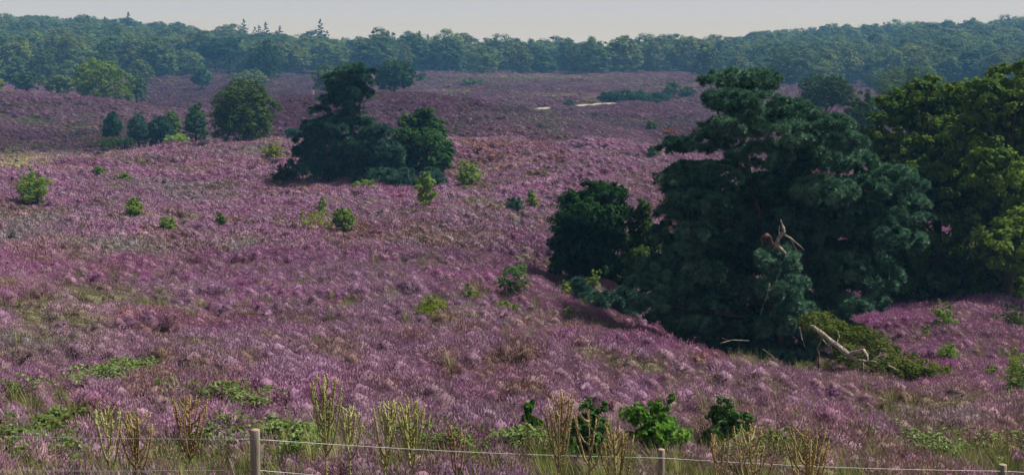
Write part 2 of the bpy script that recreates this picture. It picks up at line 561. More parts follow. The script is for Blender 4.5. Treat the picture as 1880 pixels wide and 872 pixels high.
# ------------------------------------------------------------ geometry-node scatter
def scatter(name, pos, rot, scl, idx, sources, extra, label, kind='stuff', cat=None):
    col = bpy.data.collections.new(name + '_sources')
    for i, (me) in enumerate(sources):
        col.objects.link(bpy.data.objects.new('%s_%03d' % (me.name, i), me))
    me = bpy.data.meshes.new(name)
    me.vertices.add(len(pos))
    me.vertices.foreach_set('co', np.asarray(pos, np.float32).ravel())
    for k, a in dict(rot=rot, scl=scl, **extra).items():
        a = np.asarray(a, np.float32)
        if a.shape[1] == 4:
            t = me.attributes.new(k, 'FLOAT_COLOR', 'POINT'); t.data.foreach_set('color', a.ravel())
        else:
            t = me.attributes.new(k, 'FLOAT_VECTOR', 'POINT'); t.data.foreach_set('vector', a.ravel())
    t = me.attributes.new('idx', 'INT', 'POINT')
    t.data.foreach_set('value', np.asarray(idx, np.int32))
    ng = bpy.data.node_groups.new(name + '_scatter', 'GeometryNodeTree')
    ng.interface.new_socket('Geometry', in_out='INPUT', socket_type='NodeSocketGeometry')
    ng.interface.new_socket('Geometry', in_out='OUTPUT', socket_type='NodeSocketGeometry')
    N, L = ng.nodes, ng.links
    gi, go = N.new('NodeGroupInput'), N.new('NodeGroupOutput')
    ci = N.new('GeometryNodeCollectionInfo')
    ci.inputs['Collection'].default_value = col
    ci.inputs['Separate Children'].default_value = True
    ci.inputs['Reset Children'].default_value = True
    ip = N.new('GeometryNodeInstanceOnPoints')
    ip.inputs['Pick Instance'].default_value = True

    def na(nm, ty):
        a = N.new('GeometryNodeInputNamedAttribute')
        a.data_type = ty
        a.inputs['Name'].default_value = nm
        return [s for s in a.outputs if s.enabled and s.name == 'Attribute'][0]
    L.new(gi.outputs[0], ip.inputs['Points'])
    L.new(ci.outputs[0], ip.inputs['Instance'])
    L.new(na('idx', 'INT'), ip.inputs['Instance Index'])
    L.new(na('rot', 'FLOAT_VECTOR'), ip.inputs['Rotation'])
    L.new(na('scl', 'FLOAT_VECTOR'), ip.inputs['Scale'])
    L.new(ip.outputs[0], go.inputs[0])
    o = link(name, me, None, None, kind, label, cat)
    md = o.modifiers.new('scatter', 'NODES')
    md.node_group = ng
    return o


# ------------------------------------------------------------ heather tufts
def tuft(nm, nsp, spread, seed, width=0.010, hh=0.30, ln=0.12):
    """a domed cushion: a lumpy mass of twigs with flower spikes standing out of it all over"""
    g = np.random.default_rng(seed)
    V_, F_, A_, R_ = [], [], [], []
    # the twig mass
    n0 = 0
    na, nz = 9, 3
    for i in range(nz):
        el = (i / nz) * PI / 2
        for k in range(na):
            a = 2 * PI * k / na + i
            q = g.uniform(.55, .82)
            V_.append(np.array([math.cos(a) * math.cos(el) * spread * q, math.sin(a) * math.cos(el) * spread * q, math.sin(el) * hh * q - (.06 if i == 0 else 0)]))
            A_.append(.1 if i == 0 else .75); R_.append(g.uniform(.2, .7))
    V_.append(np.array([0, 0, hh * .85])); A_.append(.8); R_.append(.5)
    for i in range(nz - 1):
        for k in range(na):
            a, b = i * na + k, i * na + (k + 1) % na
            F_ += [[a, b, b + na], [a, b + na, a + na]]
    for k in range(na):
        F_.append([(nz - 1) * na + k, (nz - 1) * na + (k + 1) % na, nz * na])
    n0 = len(V_)
    for k in range(nsp):
        zz = 1 - (k + g.uniform(0, 1)) / nsp * .97
        a = k * 2.39996 + g.uniform(-.3, .3)
        rr = math.sqrt(1 - zz * zz)
        nrm = np.array([math.cos(a) * rr, math.sin(a) * rr, zz])
        root = nrm * [spread, spread, hh] * g.uniform(.70, .95)
        ax = nrm * 1.0 + np.array([0, 0, .45]) + g.normal(0, .25, 3)
        ax = ax / np.linalg.norm(ax) * ln * g.uniform(.7, 1.3)
        q = g.uniform(0, 1)
        wv = np.cross(ax, g.normal(size=3)); wv = wv / np.linalg.norm(wv) * width * g.uniform(.75, 1.3)
        m = root + ax * .35
        V_ += [root - wv * .4, root + wv * .4, m + wv, m - wv, root + ax]
        F_ += [[n0, n0 + 1, n0 + 2], [n0, n0 + 2, n0 + 3], [n0 + 3, n0 + 2, n0 + 4]]
        A_ += [.3, .3, 1, 1, 1]
        R_ += [q] * 5
        n0 += 5
    return mesh_np(nm, np.array(V_), np.array(F_), M_HEATHER, {'part': np.array(A_), 'rnd': np.array(R_)})


PAL = dict(mag=(0.285, 0.105, 0.235), mauve=(0.30, 0.168, 0.268), dusty=(0.32, 0.185, 0.235), brown=(0.19, 0.115, 0.085),
           grey=(0.225, 0.19, 0.20), olive=(0.16, 0.15, 0.075), green=(0.13, 0.21, 0.05), crim=(0.19, 0.06, 0.12), yel=(0.36, 0.34, 0.13),
           deep=(0.18, 0.08, 0.165), rust=(0.27, 0.13, 0.085))
PAL = {k: np.array(v) * np.array([1.46, 1.50, 1.50]) * .90 + float(np.mean(v)) * 1.45 * .08 for k, v in PAL.items()}
# patches of other growth: photograph x, y, half-width, half-height, colour, weight
PATCH = [
    (20, 290, 70, 16, 'yel', 1.2), (90, 284, 90, 9, 'grey', 1), (60, 222, 55, 10, 'green', .7), (150, 235, 60, 12, 'olive', .9), (30, 195, 60, 5, 'olive', .5),
    (10, 430, 160, 22, 'grey', 1.0), (220, 460, 60, 14, 'grey', 1.1), (420, 460, 50, 18, 'grey', .9), (120, 320, 60, 9, 'dusty', .6), (290, 345, 70, 12, 'grey', .8), (350, 365, 60, 12, 'grey', .7),
    (30, 600, 120, 28, 'olive', 0.9), (60, 650, 90, 24, 'grey', 0.8), (190, 545, 90, 26, 'olive', 0.6), (330, 605, 120, 26, 'rust', .35), (130, 630, 60, 22, 'olive', .8),
    (500, 278, 24, 10, 'olive', 1), (450, 285, 70, 8, 'grey', .5), (540, 200, 40, 24, 'crim', 1.2), (580, 225, 60, 26, 'crim', 1.0), (760, 200, 120, 18, 'crim', .5), (560, 180, 60, 8, 'crim', .6),
    (1000, 222, 120, 14, 'grey', .8), (930, 205, 60, 8, 'olive', .5), (1060, 245, 90, 12, 'grey', .7), (1150, 255, 60, 10, 'mauve', .6),
    (1000, 144, 170, 5, 'yel', .8), (1000, 150, 200, 4, 'olive', .8), (830, 170, 40, 4, 'yel', .9), (1020, 178, 70, 5, 'yel', .7), (1110, 187, 60, 4, 'yel', .5), (1230, 160, 60, 5, 'yel', .5),
    (900, 150, 150, 10, 'grey', .6), (1150, 160, 100, 8, 'grey', .5), (1150, 212, 110, 14, 'crim', .7), (1240, 228, 40, 8, 'olive', .8), (1180, 225, 20, 5, 'yel', .6), (1230, 243, 14, 5, 'rust', 1.4),
    (350, 170, 80, 22, 'deep', .6), (320, 152, 20, 4, 'yel', .8), (500, 165, 50, 12, 'olive', .5), (400, 150, 60, 6, 'brown', .8),
    (940, 300, 90, 25, 'brown', .3), (1100, 310, 120, 25, 'mauve', .6), (880, 270, 40, 14, 'rust', .35), (600, 330, 120, 14, 'olive', .5),
    (560, 410, 60, 22, 'olive', .6), (870, 380, 60, 14, 'olive', .7), (640, 460, 90, 22, 'olive', .4), (700, 430, 120, 20, 'brown', .5), (600, 520, 200, 30, 'mauve', .7),
    (450, 530, 60, 10, 'rust', .3), (440, 455, 40, 10, 'olive', .4), (1000, 480, 90, 28, 'deep', .7), (870, 470, 90, 22, 'deep', .4), (800, 560, 160, 20, 'mauve', .3),
    (1200, 640, 140, 22, 'mag', .6), (1440, 672, 60, 10, 'green', 3.0), (1380, 655, 50, 8, 'green', 1.5), (1360, 650, 40, 10, 'green', 1.1), (1170, 690, 60, 10, 'olive', .9), (1330, 665, 60, 8, 'rust', .5),
    (1650, 600, 80, 24, 'mag', 1.0), (1800, 620, 120, 40, 'deep', .4), (1780, 650, 40, 16, 'olive', .6), (1740, 590, 30, 18, 'green', .6),
    (1700, 790, 120, 30, 'grey', .4), (1650, 750, 60, 16, 'olive', .6), (1800, 760, 60, 20, 'olive', .7),
    (640, 790, 90, 30, 'grey', .9), (850, 790, 80, 26, 'grey', .7), (1230, 800, 40, 30, 'grey', .9), (620, 850, 90, 20, 'grey', .7), (350, 740, 140, 40, 'brown', .5), (110, 770, 50, 26, 'olive', .9),
    (940, 860, 900, 20, 'yel', .35), (100, 840, 220, 34, 'grey', .5), (1300, 840, 80, 30, 'brown', .5), (940, 700, 120, 22, 'brown', .4), (560, 690, 120, 30, 'mauve', .4),
    (560, 800, 110, 20, 'crim', .2), (430, 790, 100, 18, 'crim', .25), (240, 690, 100, 40, 'olive', .5),
]


def tints(x, y, z, r):
    n = len(x)
    px, py = proj(x, y, z)
    al, ac = (x * .55 - y * .83) / 2.1, x * .83 + y * .55      # growth runs in drifts across the slope
    a = fbm(ac / 9, al / 9, 11, 3)
    b = fbm(ac / 2.8, al / 2.8, 23, 3)
    c = fbm(ac / 1.0, al / 1.0, 31, 2)
    e = fbm(x / 22, y / 22, 41, 2)
    wts = dict(
        mag=np.clip((b - 0.48) * 6, 0, 1) + 0.14,
        mauve=np.clip((a - 0.42) * 5, 0, 1) + 0.35,
        dusty=np.full(n, 0.30) + np.clip((0.5 - a) * 4, 0, 0.6),
        brown=np.clip((c - 0.58) * 6, 0, 1) * 1.0 + 0.18,
        grey=np.clip((e - 0.58) * 5, 0, 0.6),
        olive=np.clip((0.45 - b) * 8, 0, 1) * 1.0 + .04,
        green=np.zeros(n), crim=np.zeros(n), yel=np.zeros(n), deep=np.clip((0.40 - c) * 6, 0, 1) * 0.5, rust=np.clip((vnoise(x / 1.7, y / 1.7, 77) - 0.86) * 6, 0, 1))
    for (qx, qy, rx, ry, k, ww) in PATCH:
        g = np.exp(-(((px - qx) / rx) ** 2 + ((py - qy) / ry) ** 2))
        wts[k] = wts[k] + g * ww * 3.0 * (0.35 + 1.3 * c)
    far = np.clip((r - 150) / 300, 0, 1)
    wts['grey'] = wts['grey'] + far * 0.2
    wts['deep'] = wts['deep'] + far * 0.8
    nr_ = np.clip((45 - r) / 25, 0, 1)
    wts['dusty'] = wts['dusty'] + nr_ * 0.5
    wts['brown'] = wts['brown'] + nr_ * 0.35
    wts['mag'] = wts['mag'] * (1 - .35 * nr_)
    wts['olive'] = wts['olive'] + far * 0.15
    W = np.stack([wts[k] for k in PAL], 1)
    # each tuft leans to one colour of the mix
    gum = rng.uniform(0.25, 1, W.shape) ** 2.2
    W = W * gum
    W = W ** 2.1
    W /= W.sum(1, keepdims=True)
    col = W @ np.stack([PAL[k] for k in PAL])
    # heather colour scaled darker by region, to set the farther rolls apart
    th_ = np.where((r > 172) & (r < 290) & (px > 470), 0.55 + .2 * np.clip((px - 780) / 150, 0, 1) * (py > 214 - (px > 1100) * 0 + np.clip(px - 1050, 0, 400) * .28), 1.0) * np.where((r > 295) & (px > 250) & (px < 600), 0.53, 1.0) \
        * np.where((r > 172) & (r < 300) & (px <= 470), 0.68, 1.0) * np.where((r >= 290) & (px >= 600), 0.72, 1.0) * np.where((r > 190) & (r < 232) & (px < 240), 0.7, 1.0)
    col *= rng.uniform(0.80, 1.16, (n, 1)) * (1 + .13 * (r < 172))[:, None] * th_[:, None] * (0.80 + 0.4 * fbm(x / 6.5, y / 6.5, 141, 2))[:, None]
    grn = W[:, [list(PAL).index('olive'), list(PAL).index('green'), list(PAL).index('yel')]].sum(1)
    stem = np.array([0.075, 0.055, 0.04]) * (1 - grn[:, None]) + col * grn[:, None] * 0.8
    return col, stem, grn


def track_mask(px, py):
    m = (np.abs(py - (201 - (px - 985) * 0.078)) < 5) & (py > 197 - (px - 985) * 0.078) & (px > 980) & (px < 1135) & ~((px > 1018) & (px < 1036))
    return m | ((np.abs(py - 145) < 1.5) & (px > 520) & (px < 575))


def heather():
    near = [tuft('heather_tuft', 640, 0.44, 100 + i, 0.0075, 0.40, .050) for i in range(4)]
    farm = [tuft('heather_tuft_far', 130, 0.46, 200 + i, 0.018, 0.36, .085) for i in range(4)]
    # near: uniform in area; far: uniform in (angle, log distance)
    sets = []
    T1 = 0.40
    r0, r1 = 13.0, 62.0
    n1 = int(T1 * (r1 ** 2 - r0 ** 2) / 0.20)
    r = np.sqrt(rng.uniform(r0 ** 2, r1 ** 2, n1)); t = rng.uniform(-T1, T1, n1)
    sets.append((r, t, np.full(n1, 1.0), 0))
    n2 = 72000
    r = rng.uniform(60 ** .76, 600 ** .76, n2) ** (1 / .76); t = rng.uniform(-T1, T1, n2)
    sets.append((r, t, np.maximum(1.0, (r / 62) ** 0.62), 4))
    for nm, (r, t, s, off), src in (('heather', sets[0], near), ('distant_heather', sets[1], farm)):
        x, y = r * np.sin(t), r * np.cos(t)
        z = H(x, y)
        px, py = proj(x, y, z)
        keep = ~track_mask(px, py)
        clump = fbm((x * .83 + y * .55) / 1.3, (x * .55 - y * .83) / 2.4, 91, 2)
        if off:
            sz = s / 1.0
            clump = fbm(x / (1.7 * sz), y / (1.7 * sz), 91, 2)
        bare = vnoise(x / 1.9, y / 1.9, 55)
        keep &= ~((bare < 0.10) & (rng.uniform(0, 1, len(x)) < 0.75))
        x, y, z, r, s, clump, px, py = [q[keep] for q in (x, y, z, r, s, clump, px, py)]
        col, stem, grn = tints(x, y, z, r)
        k = np.minimum((0.35 + 1.2 * clump) * rng.uniform(0.7, 1.3, len(x)), 1.4)
        m = len(x)
        scl = np.c_[s * k * 1.05, s * k * 1.05, s ** (0.6) * k * 1.1 * (1 - 0.35 * grn)]
        rot = np.c_[rng.normal(0, .12, m), rng.normal(0, .12, m), rng.uniform(0, 2 * PI, m)]
        one = np.ones((m, 1))
        scatter(nm, np.c_[x, y, z - 0.03], rot, scl, rng.integers(0, 4, m), src,
                dict(tint=np.c_[col, one], stemc=np.c_[stem, one]),
                'purple and pink heather in bloom covering the near slope' if not off else 'hazy purple heather over the farther rolls of the heath')


heather()


def grasses():
    def blades(seed):
        g = np.random.default_rng(seed)
        b = Bag()
        for k in range(26):
            a = g.uniform(0, 2 * PI); r = g.uniform(0, 0.09); hh = g.uniform(0.25, 0.6); le = g.uniform(0.05, 0.3)
            p0 = np.array([math.cos(a) * r, math.sin(a) * r, -0.03])
            p1 = p0 + [math.cos(a) * le * .35, math.sin(a) * le * .35, hh * 0.6]
            p2 = p0 + [math.cos(a) * le, math.sin(a) * le, hh]
            wv = np.array([-math.sin(a), math.cos(a), 0]) * 0.007
            b.add(np.array([p0 - wv, p0 + wv, p1 - wv * .8, p1 + wv * .8, p2]), np.array([[0, 1, 3], [0, 3, 2], [2, 3, 4]]))
        return b.mesh('grass_tuft', M_GRASS)
    src = [blades(i) for i in range(3)]
    n = 15000
    r = np.sqrt(rng.uniform(13 ** 2, 60 ** 2, n)); t = rng.uniform(-.4, .4, n)
    x, y = r * np.sin(t), r * np.cos(t)
    z = H(x, y)
    px, py = proj(x, y, z)
    dens = 0.03 + 1.2 * np.clip((py - 790) / 90, 0, 1) + 0.9 * np.exp(-(((px - 1450) / 55) ** 2 + ((py - 674) / 10) ** 2)) * 1.6 \
        + 0.5 * np.exp(-(((px - 110) / 60) ** 2 + ((py - 775) / 26) ** 2)) + 0.12 * (fbm(x / 4, y / 4, 8) > 0.6)
    k = rng.uniform(0, 1, n) < dens
    x, y, z = x[k], y[k], z[k]
    m = len(x)
    s = rng.uniform(0.7, 1.25, m)
    scatter('grass', np.c_[x, y, z], np.c_[rng.normal(0, .1, m), rng.normal(0, .1, m), rng.uniform(0, 6.28, m)], np.c_[s, s, s], rng.integers(0, 3, m), src, {},
            'dry yellow-green grass growing through the heather near the fence')


grasses()

# ------------------------------------------------------------ foliage
LEAF_V = np.array([[0, 0, 0], [0.30, 0.42, 0.05], [0, 1.0, 0.0], [-0.30, 0.42, 0.05]]) - np.array([0, 0.5, 0])
LEAF_F = np.array([[0, 1, 2], [0, 2, 3]])
LEAF6_V = np.array([[0, -.5, 0], [.26, -.15, .07], [.22, .22, .08], [0, .55, 0], [-.22, .22, .08], [-.26, -.15, .07]])
LEAF6_F = np.array([[0, 1, 3], [1, 2, 3], [0, 3, 5], [5, 3, 4]])


def needle_tuft(n=11, seed=1, droop=0.0):
    g = np.random.default_rng(seed)
    V_, F_ = [], []
    for k in range(n):
        a = 2 * PI * k / n + g.uniform(-.3, .3)
        el = g.uniform(0.15, 1.35)
        d = np.array([math.cos(a) * math.cos(el), math.sin(a) * math.cos(el), math.sin(el) - droop])
        s = np.cross(d, [0.3, 0.2, 0.9]); s /= np.linalg.norm(s)
        L_ = g.uniform(0.75, 1.1)
        V_ += [s * 0.11, -s * 0.11, d * L_]
        F_.append([3 * k, 3 * k + 1, 3 * k + 2])
    return np.array(V_), np.array(F_)


NT = needle_tuft(13)


def ellip_shell(n, up=0.0):
    d = rng.normal(size=(n, 3))
    d[:, 2] += up
    d /= np.linalg.norm(d, axis=1, keepdims=True)
    return d


def foliage(lobes, nsub, nleaf, leaf, subr=0.36, kind='leaf', flat=0.75, up=0.25, inner=0.25, six=False, jit=0.35):
    """lobes: (n,6) centre + radii. Sub-clumps sit on each lobe's shell, leaves on each sub-clump."""
    lobes = np.asarray(lobes, float)
    c, R = lobes[:, :3], lobes[:, 3:]
    vol = (R.prod(1)) ** (2 / 3)
    k = np.maximum(3, (nsub * len(lobes) * vol / vol.sum()).astype(int))
    li = np.repeat(np.arange(len(lobes)), k)
    d = ellip_shell(len(li), up)
    rad = 1 - np.abs(rng.normal(0, inner, len(li)))
    rad = np.clip(rad, 0.1, 1.0)
    sc = c[li] + d * R[li] * rad[:, None]
    # drop sub-clumps buried deep in other lobes
    keep = np.ones(len(sc), bool)
    for q in range(len(lobes)):
        w_ = (((sc - c[q]) / R[q]) ** 2).sum(1)
        keep &= ~((w_ < 0.30) & (li != q))
    keep |= rng.uniform(0, 1, len(sc)) < 0.25
    sc, d, li = sc[keep], d[keep], li[keep]
    sr = R[li].mean(1) * subr * rng.uniform(0.6, 1.35, len(sc))
    m = np.maximum(4, (nleaf * rng.uniform(0.7, 1.3, len(sc))).astype(int))
    si = np.repeat(np.arange(len(sc)), m)
    e = ellip_shell(len(si), 0.35)
    rr = sr[si] * (1 - np.abs(rng.normal(0, 0.3, len(si))))
    p = sc[si] + e * rr[:, None] * np.array([1, 1, flat])
    nrm = e * 0.9 + d[si] * 0.5 + rng.normal(0, jit, (len(si), 3)) + np.array([0, 0, 0.35])
    size = leaf * rng.uniform(0.65, 1.35, len(si))
    rnd_ = 0.55 * rng.uniform(0, 1, len(sc))[si] + 0.45 * rng.uniform(0, 1, len(si))
    if kind == 'leaf':
        tv, tf = (LEAF6_V, LEAF6_F) if six else (LEAF_V, LEAF_F)
    else:
        tv, tf = NT
        nrm = e * 0.8 + d[si] * 0.4 + rng.normal(0, .2, (len(si), 3)) + np.array([0, 0, 0.7])
    v, f = stamp(tv, tf, p, nrm, size)
    return v, f, np.repeat(rnd_, len(tv))


def crown_mesh(name, mat, *a, **k):
    v, f, r = foliage(*a, **k)
    return mesh_np(name, v, f, mat, {'rnd': r})


def round_lobes(cx, cy, cz, rx, ry, rz, n, lr=0.42, seed=0, low=-0.75, cone=0.0):
    g = np.random.default_rng(seed)
    out_ = [[cx, cy, cz, rx * 0.72, ry * 0.72, rz * 0.72]]
    ga = PI * (3 - math.sqrt(5))
    for i in range(n):
        zz = 1 - (i + 0.5) / n * (1 - low)
        a = i * ga + g.uniform(-.3, .3)
        q = math.sqrt(max(0, 1 - zz * zz)) if zz > 0 else 1 - .22 * zz * zz
        k = g.uniform(0.52, 0.74)
        l = lr * g.uniform(0.75, 1.2)
        cc = 1 - cone * (zz + 1) / 2
        out_.append([cx + math.cos(a) * q * rx * k * cc, cy + math.sin(a) * q * ry * k * cc, cz + zz * rz * k, rx * l * cc, ry * l * cc, rz * l * 0.85])
    return np.array(out_)


def limb_bag(base, lobes, r0, h_fork, nlimb=10, sides=7, seed=0, lean=(0, 0)):
    """tapered trunk with limbs reaching into the lobes"""
    g = np.random.default_rng(seed)
    b = Bag()
    top = lobes[:, 2].max()
    axis = np.array([lobes[0, 0] if len(lobes) else 0, lobes[0, 1] if len(lobes) else 0])
    hgt = top * 0.88
    ts = np.linspace(0, 1, 9)
    path = np.array([[axis[0] * t ** 1.5 + lean[0] * math.sin(PI * t), axis[1] * t ** 1.5 + lean[1] * math.sin(PI * t), -0.3 + t * (hgt + 0.3)] for t in ts])
    b.tube(path, r0 * (1 - ts) ** 0.8 + r0 * 0.06 + r0 * 0.35 * np.exp(-ts * 14), sides)
    pick = g.permutation(len(lobes))[:nlimb]
    for q in pick:
        e = lobes[q, :3]
        t = min(0.85, max(h_fork, (e[2] * 0.65) / hgt))
        s0 = np.array([np.interp(t, ts, path[:, i]) for i in range(3)])
        mid = (s0 + e) / 2 + np.array([0, 0, 0.06 * np.linalg.norm(e - s0)]) + g.normal(0, .05, 3) * np.linalg.norm(e - s0)
        b.tube([s0, mid * 0.5 + s0 * 0.5, mid, e * 0.6 + mid * 0.4, e], np.array([.36, .28, .2, .13, .05]) * r0, 5)
    return b


# ------------------------------------------------------------ individually shaped trees
def px_lobes(base, d, lst, depth=1.0, dj=1.2, seed=0, vs=1.0):
    """lobes from photograph positions, given relative to the base; they get depth of their own"""
    g = np.random.default_rng(seed)
    L_ = []
    for q in lst:
        px, py, rx, ry = q[:4]
        do = q[4] if len(q) > 4 else g.uniform(-dj, dj)
        p = P(px, py, d + do)
        k = (d + do) / FPX
        L_.append([*(p - base), rx * k, max(rx, ry) * k * depth, ry * k * vs])
    return np.array(L_)


def fill_lobes(lobes, n, dj, seed=0, back=0.0):
    g = np.random.default_rng(seed + 77)
    i = g.integers(0, len(lobes), n)
    out_ = []
    for q in i:
        dd = np.linalg.norm((lobes[:, [0, 2]] - lobes[q][[0, 2]]), axis=1)
        near = np.argsort(dd)[1:6]
        o = lobes[g.choice(near)]
        t = g.uniform(0, .6)
        m = lobes[q] * (1 - t) + o * t
        m[1] += abs(g.normal(0, dj)) + back
        m[3:] *= .8
        out_.append(m)
    return np.array(out_)


def make_tree(name, label, cat, base, lobes, mat, bark, nsub, nleaf, leaf, r0, group=None, kind='leaf', fork=0.3, nlimb=10, lean=(0, 0), seed=0, fill=0, fill_d=1.0, **kw):
    t = thing(name, label, cat, base, group)
    b = limb_bag(base, lobes, r0, fork, nlimb, seed=seed, lean=lean)
    link('trunk', b.mesh('trunk', bark, True), t)
    v, f, r = foliage(lobes, nsub, nleaf, leaf, kind=kind, **kw)
    if fill:
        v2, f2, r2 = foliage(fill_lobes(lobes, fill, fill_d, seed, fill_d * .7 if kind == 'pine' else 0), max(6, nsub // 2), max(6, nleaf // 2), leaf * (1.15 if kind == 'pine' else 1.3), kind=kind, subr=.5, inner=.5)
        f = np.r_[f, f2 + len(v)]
        v = np.r_[v, v2]; r = np.r_[r, r2 * .5]  # inner fill leaves take darker tones: crown shade put into their colour
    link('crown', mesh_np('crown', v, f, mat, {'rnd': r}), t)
    return t


# the large pine
DB = 47.0
base = at(1455, DB)
BIG = [(1350, 145, 34, 20), (1400, 148, 34, 22), (1303, 152, 20, 9), (1335, 185, 46, 22), (1400, 192, 46, 24), (1460, 205, 44, 22), (1520, 232, 46, 24), (1355, 232, 52, 24),
       (1440, 245, 56, 28), (1240, 268, 36, 14), (1305, 262, 44, 18), (1555, 262, 38, 24), (1395, 288, 60, 28), (1490, 290, 60, 28), (1560, 298, 48, 26), (1262, 310, 34, 16),
       (1320, 318, 52, 24), (1235, 335, 30, 12), (1640, 322, 42, 18), (1682, 338, 26, 12), (1600, 345, 50, 24), (1515, 350, 60, 32), (1420, 345, 60, 32), (1295, 368, 50, 20),
       (1232, 392, 32, 14), (1672, 372, 34, 16), (1694, 402, 20, 10), (1620, 398, 54, 24), (1350, 400, 54, 28), (1540, 415, 60, 32, 1.5), (1650, 440, 44, 22), (1690, 440, 24, 10),
       (1275, 425, 36, 16), (1340, 455, 46, 26, 1.0), (1210, 430, 22, 10), (1190, 488, 30, 14), (1178, 520, 30, 14, -1), (1230, 520, 44, 20), (1195, 556, 38, 15, -1.5), (1290, 500, 44, 26), (1290, 555, 56, 26, -.5),
       (1345, 530, 56, 30, 0), (1430, 478, 40, 34, -2.2), (1440, 528, 46, 34, -2.6), (1458, 572, 40, 26, -3.0), (1425, 598, 36, 20, -2.8), (1540, 490, 64, 40, 1), (1600, 510, 56, 36, 1), (1570, 552, 56, 20, 0.5),
       (1632, 560, 16, 14, -0.5), (1370, 592, 56, 26, 0), (1275, 590, 46, 20, -1), (1500, 600, 50, 22, 0), (1420, 420, 60, 40, 2), (1480, 380, 60, 40, 2.2), (1480, 460, 60, 40, 2.0), (1380, 470, 50, 40, 2.0), (1440, 340, 40, 40, 1), (1255, 362, 40, 18, .5), (1270, 335, 40, 18, 1), (1285, 400, 44, 22, .5), (1228, 420, 26, 12), (1300, 345, 50, 24, 1), (1320, 432, 50, 28, .5), (1255, 470, 40, 26, 0), (1300, 608, 60, 24, 1), (1380, 622, 60, 26, 1), (1450, 636, 56, 26, .6), (1505, 640, 40, 26, .6), (1225, 586, 40, 22, .5), (1545, 612, 44, 30, 1), (1415, 655, 50, 16, 0), (1340, 640, 44, 16, .3), (1495, 530, 44, 34, 1.5), (1500, 565, 44, 26, 1.2), (1480, 500, 44, 34, 1.8), (1560, 470, 44, 30, 1.5), (1380, 380, 50, 34, 1.5), (1540, 380, 50, 34, 1.5), (1230, 500, 44, 22, 1), (1320, 500, 50, 34, 1.5), (1250, 545, 50, 22, 1), (1440, 400, 44, 44, .8), (1395, 430, 40, 40, .8), (1490, 420, 44, 44, .8), (1450, 450, 40, 40, 1.2)]
lob = px_lobes(base, DB, BIG, 1.05, 1.6, 5, .74)
big_back = lob.copy()
make_tree('scots_pine', 'tallest dark blue-green pine with a ragged wide crown, right of the middle of the heath', 'pine tree', base, lob, M_PINE, M_PBARK,
          50, 20, 0.145, 0.24, kind='pine', fill=150, fill_d=1.2, subr=0.19, flat=0.7, nlimb=12, inner=0.10, seed=3)

# the two large oaks behind it on the right
base = at(1735, 66)
lob = px_lobes(base, 66, [(1705, 165, 40, 24), (1650, 200, 45, 34), (1625, 245, 34, 34), (1700, 215, 60, 40), (1765, 190, 50, 38), (1740, 260, 70, 45), (1655, 290, 55, 40), (1620, 300, 30, 30), (1700, 340, 70, 45),
                          (1770, 330, 60, 50), (1650, 370, 60, 40), (1720, 410, 75, 48), (1790, 400, 50, 50), (1660, 450, 60, 42), (1740, 480, 80, 45), (1690, 520, 70, 30), (1780, 520, 60, 30), (1640, 500, 50, 35), (1700, 545, 60, 20), (1640, 542, 44, 20), (1770, 548, 50, 18)], 1.0, 2.6, 8)
make_tree('oak_tree', 'large oak with sunlit yellow-green top directly right of the tallest pine', 'oak tree', base, lob, M_OAKL, M_BARK, 60, 40, 0.20, 0.28, 'two large oaks at the right edge', subr=0.20, flat=0.7, seed=4, nlimb=14, inner=.1, fill=45, fill_d=1.5)
base = at(1860, 63)
lob = px_lobes(base, 63, [(1850, 150, 46, 30), (1895, 145, 50, 32), (1800, 175, 38, 28), (1860, 200, 60, 40), (1930, 200, 60, 45), (1820, 235, 50, 40), (1880, 270, 70, 45), (1950, 290, 60, 50), (1825, 310, 55, 42), (1890, 350, 75, 48),
                          (1835, 390, 60, 45), (1920, 420, 80, 50), (1850, 450, 70, 45), (1830, 510, 60, 40), (1900, 510, 75, 42), (1860, 546, 70, 22), (1920, 548, 60, 22), (1800, 546, 50, 20)], 1.0, 2.6, 9)
make_tree('oak_tree', 'large oak cut by the right edge of the photo, with yellow-green top', 'oak tree', base, lob, M_OAKL, M_BARK, 60, 40, 0.20, 0.28, 'two large oaks at the right edge', subr=0.20, flat=0.7, seed=6, nlimb=14, inner=.1, fill=45, fill_d=1.5)

# the dark bushy tree left of the pine
base = at(1100, 58)
lob = px_lobes(base, 58, [(1090, 350, 30, 20), (1120, 360, 34, 24), (1060, 375, 34, 26), (1100, 395, 50, 34), (1045, 415, 36, 30), (1140, 410, 36, 34), (1080, 440, 56, 36), (1030, 455, 26, 26), (1130, 460, 46, 34),
                          (1060, 485, 50, 28), (1110, 500, 56, 26), (1025, 485, 18, 16), (1150, 505, 30, 22)], 1.0, 1.3, 10)
make_tree('oak_tree', 'rounded dark green bushy tree standing in the dip left of the tallest pine', 'tree', base, lob, M_BUSH, M_BARK, 46, 44, 0.15, 0.16, subr=0.3, seed=7, inner=.22, fill=24, fill_d=.8)
base = at(1182, 57)
lob = px_lobes(base, 57, [(1180, 385, 18, 20), (1175, 415, 24, 24), (1190, 445, 26, 28), (1170, 475, 26, 24), (1195, 495, 24, 24)], 1.0, .5, 11)
make_tree('birch_tree', 'slim lighter green birch squeezed between the dark bushy tree and the tallest pine', 'birch tree', base, lob, M_OAK, M_BARK, 40, 40, 0.12, 0.06, subr=0.34, seed=8, fill=6, fill_d=.3)

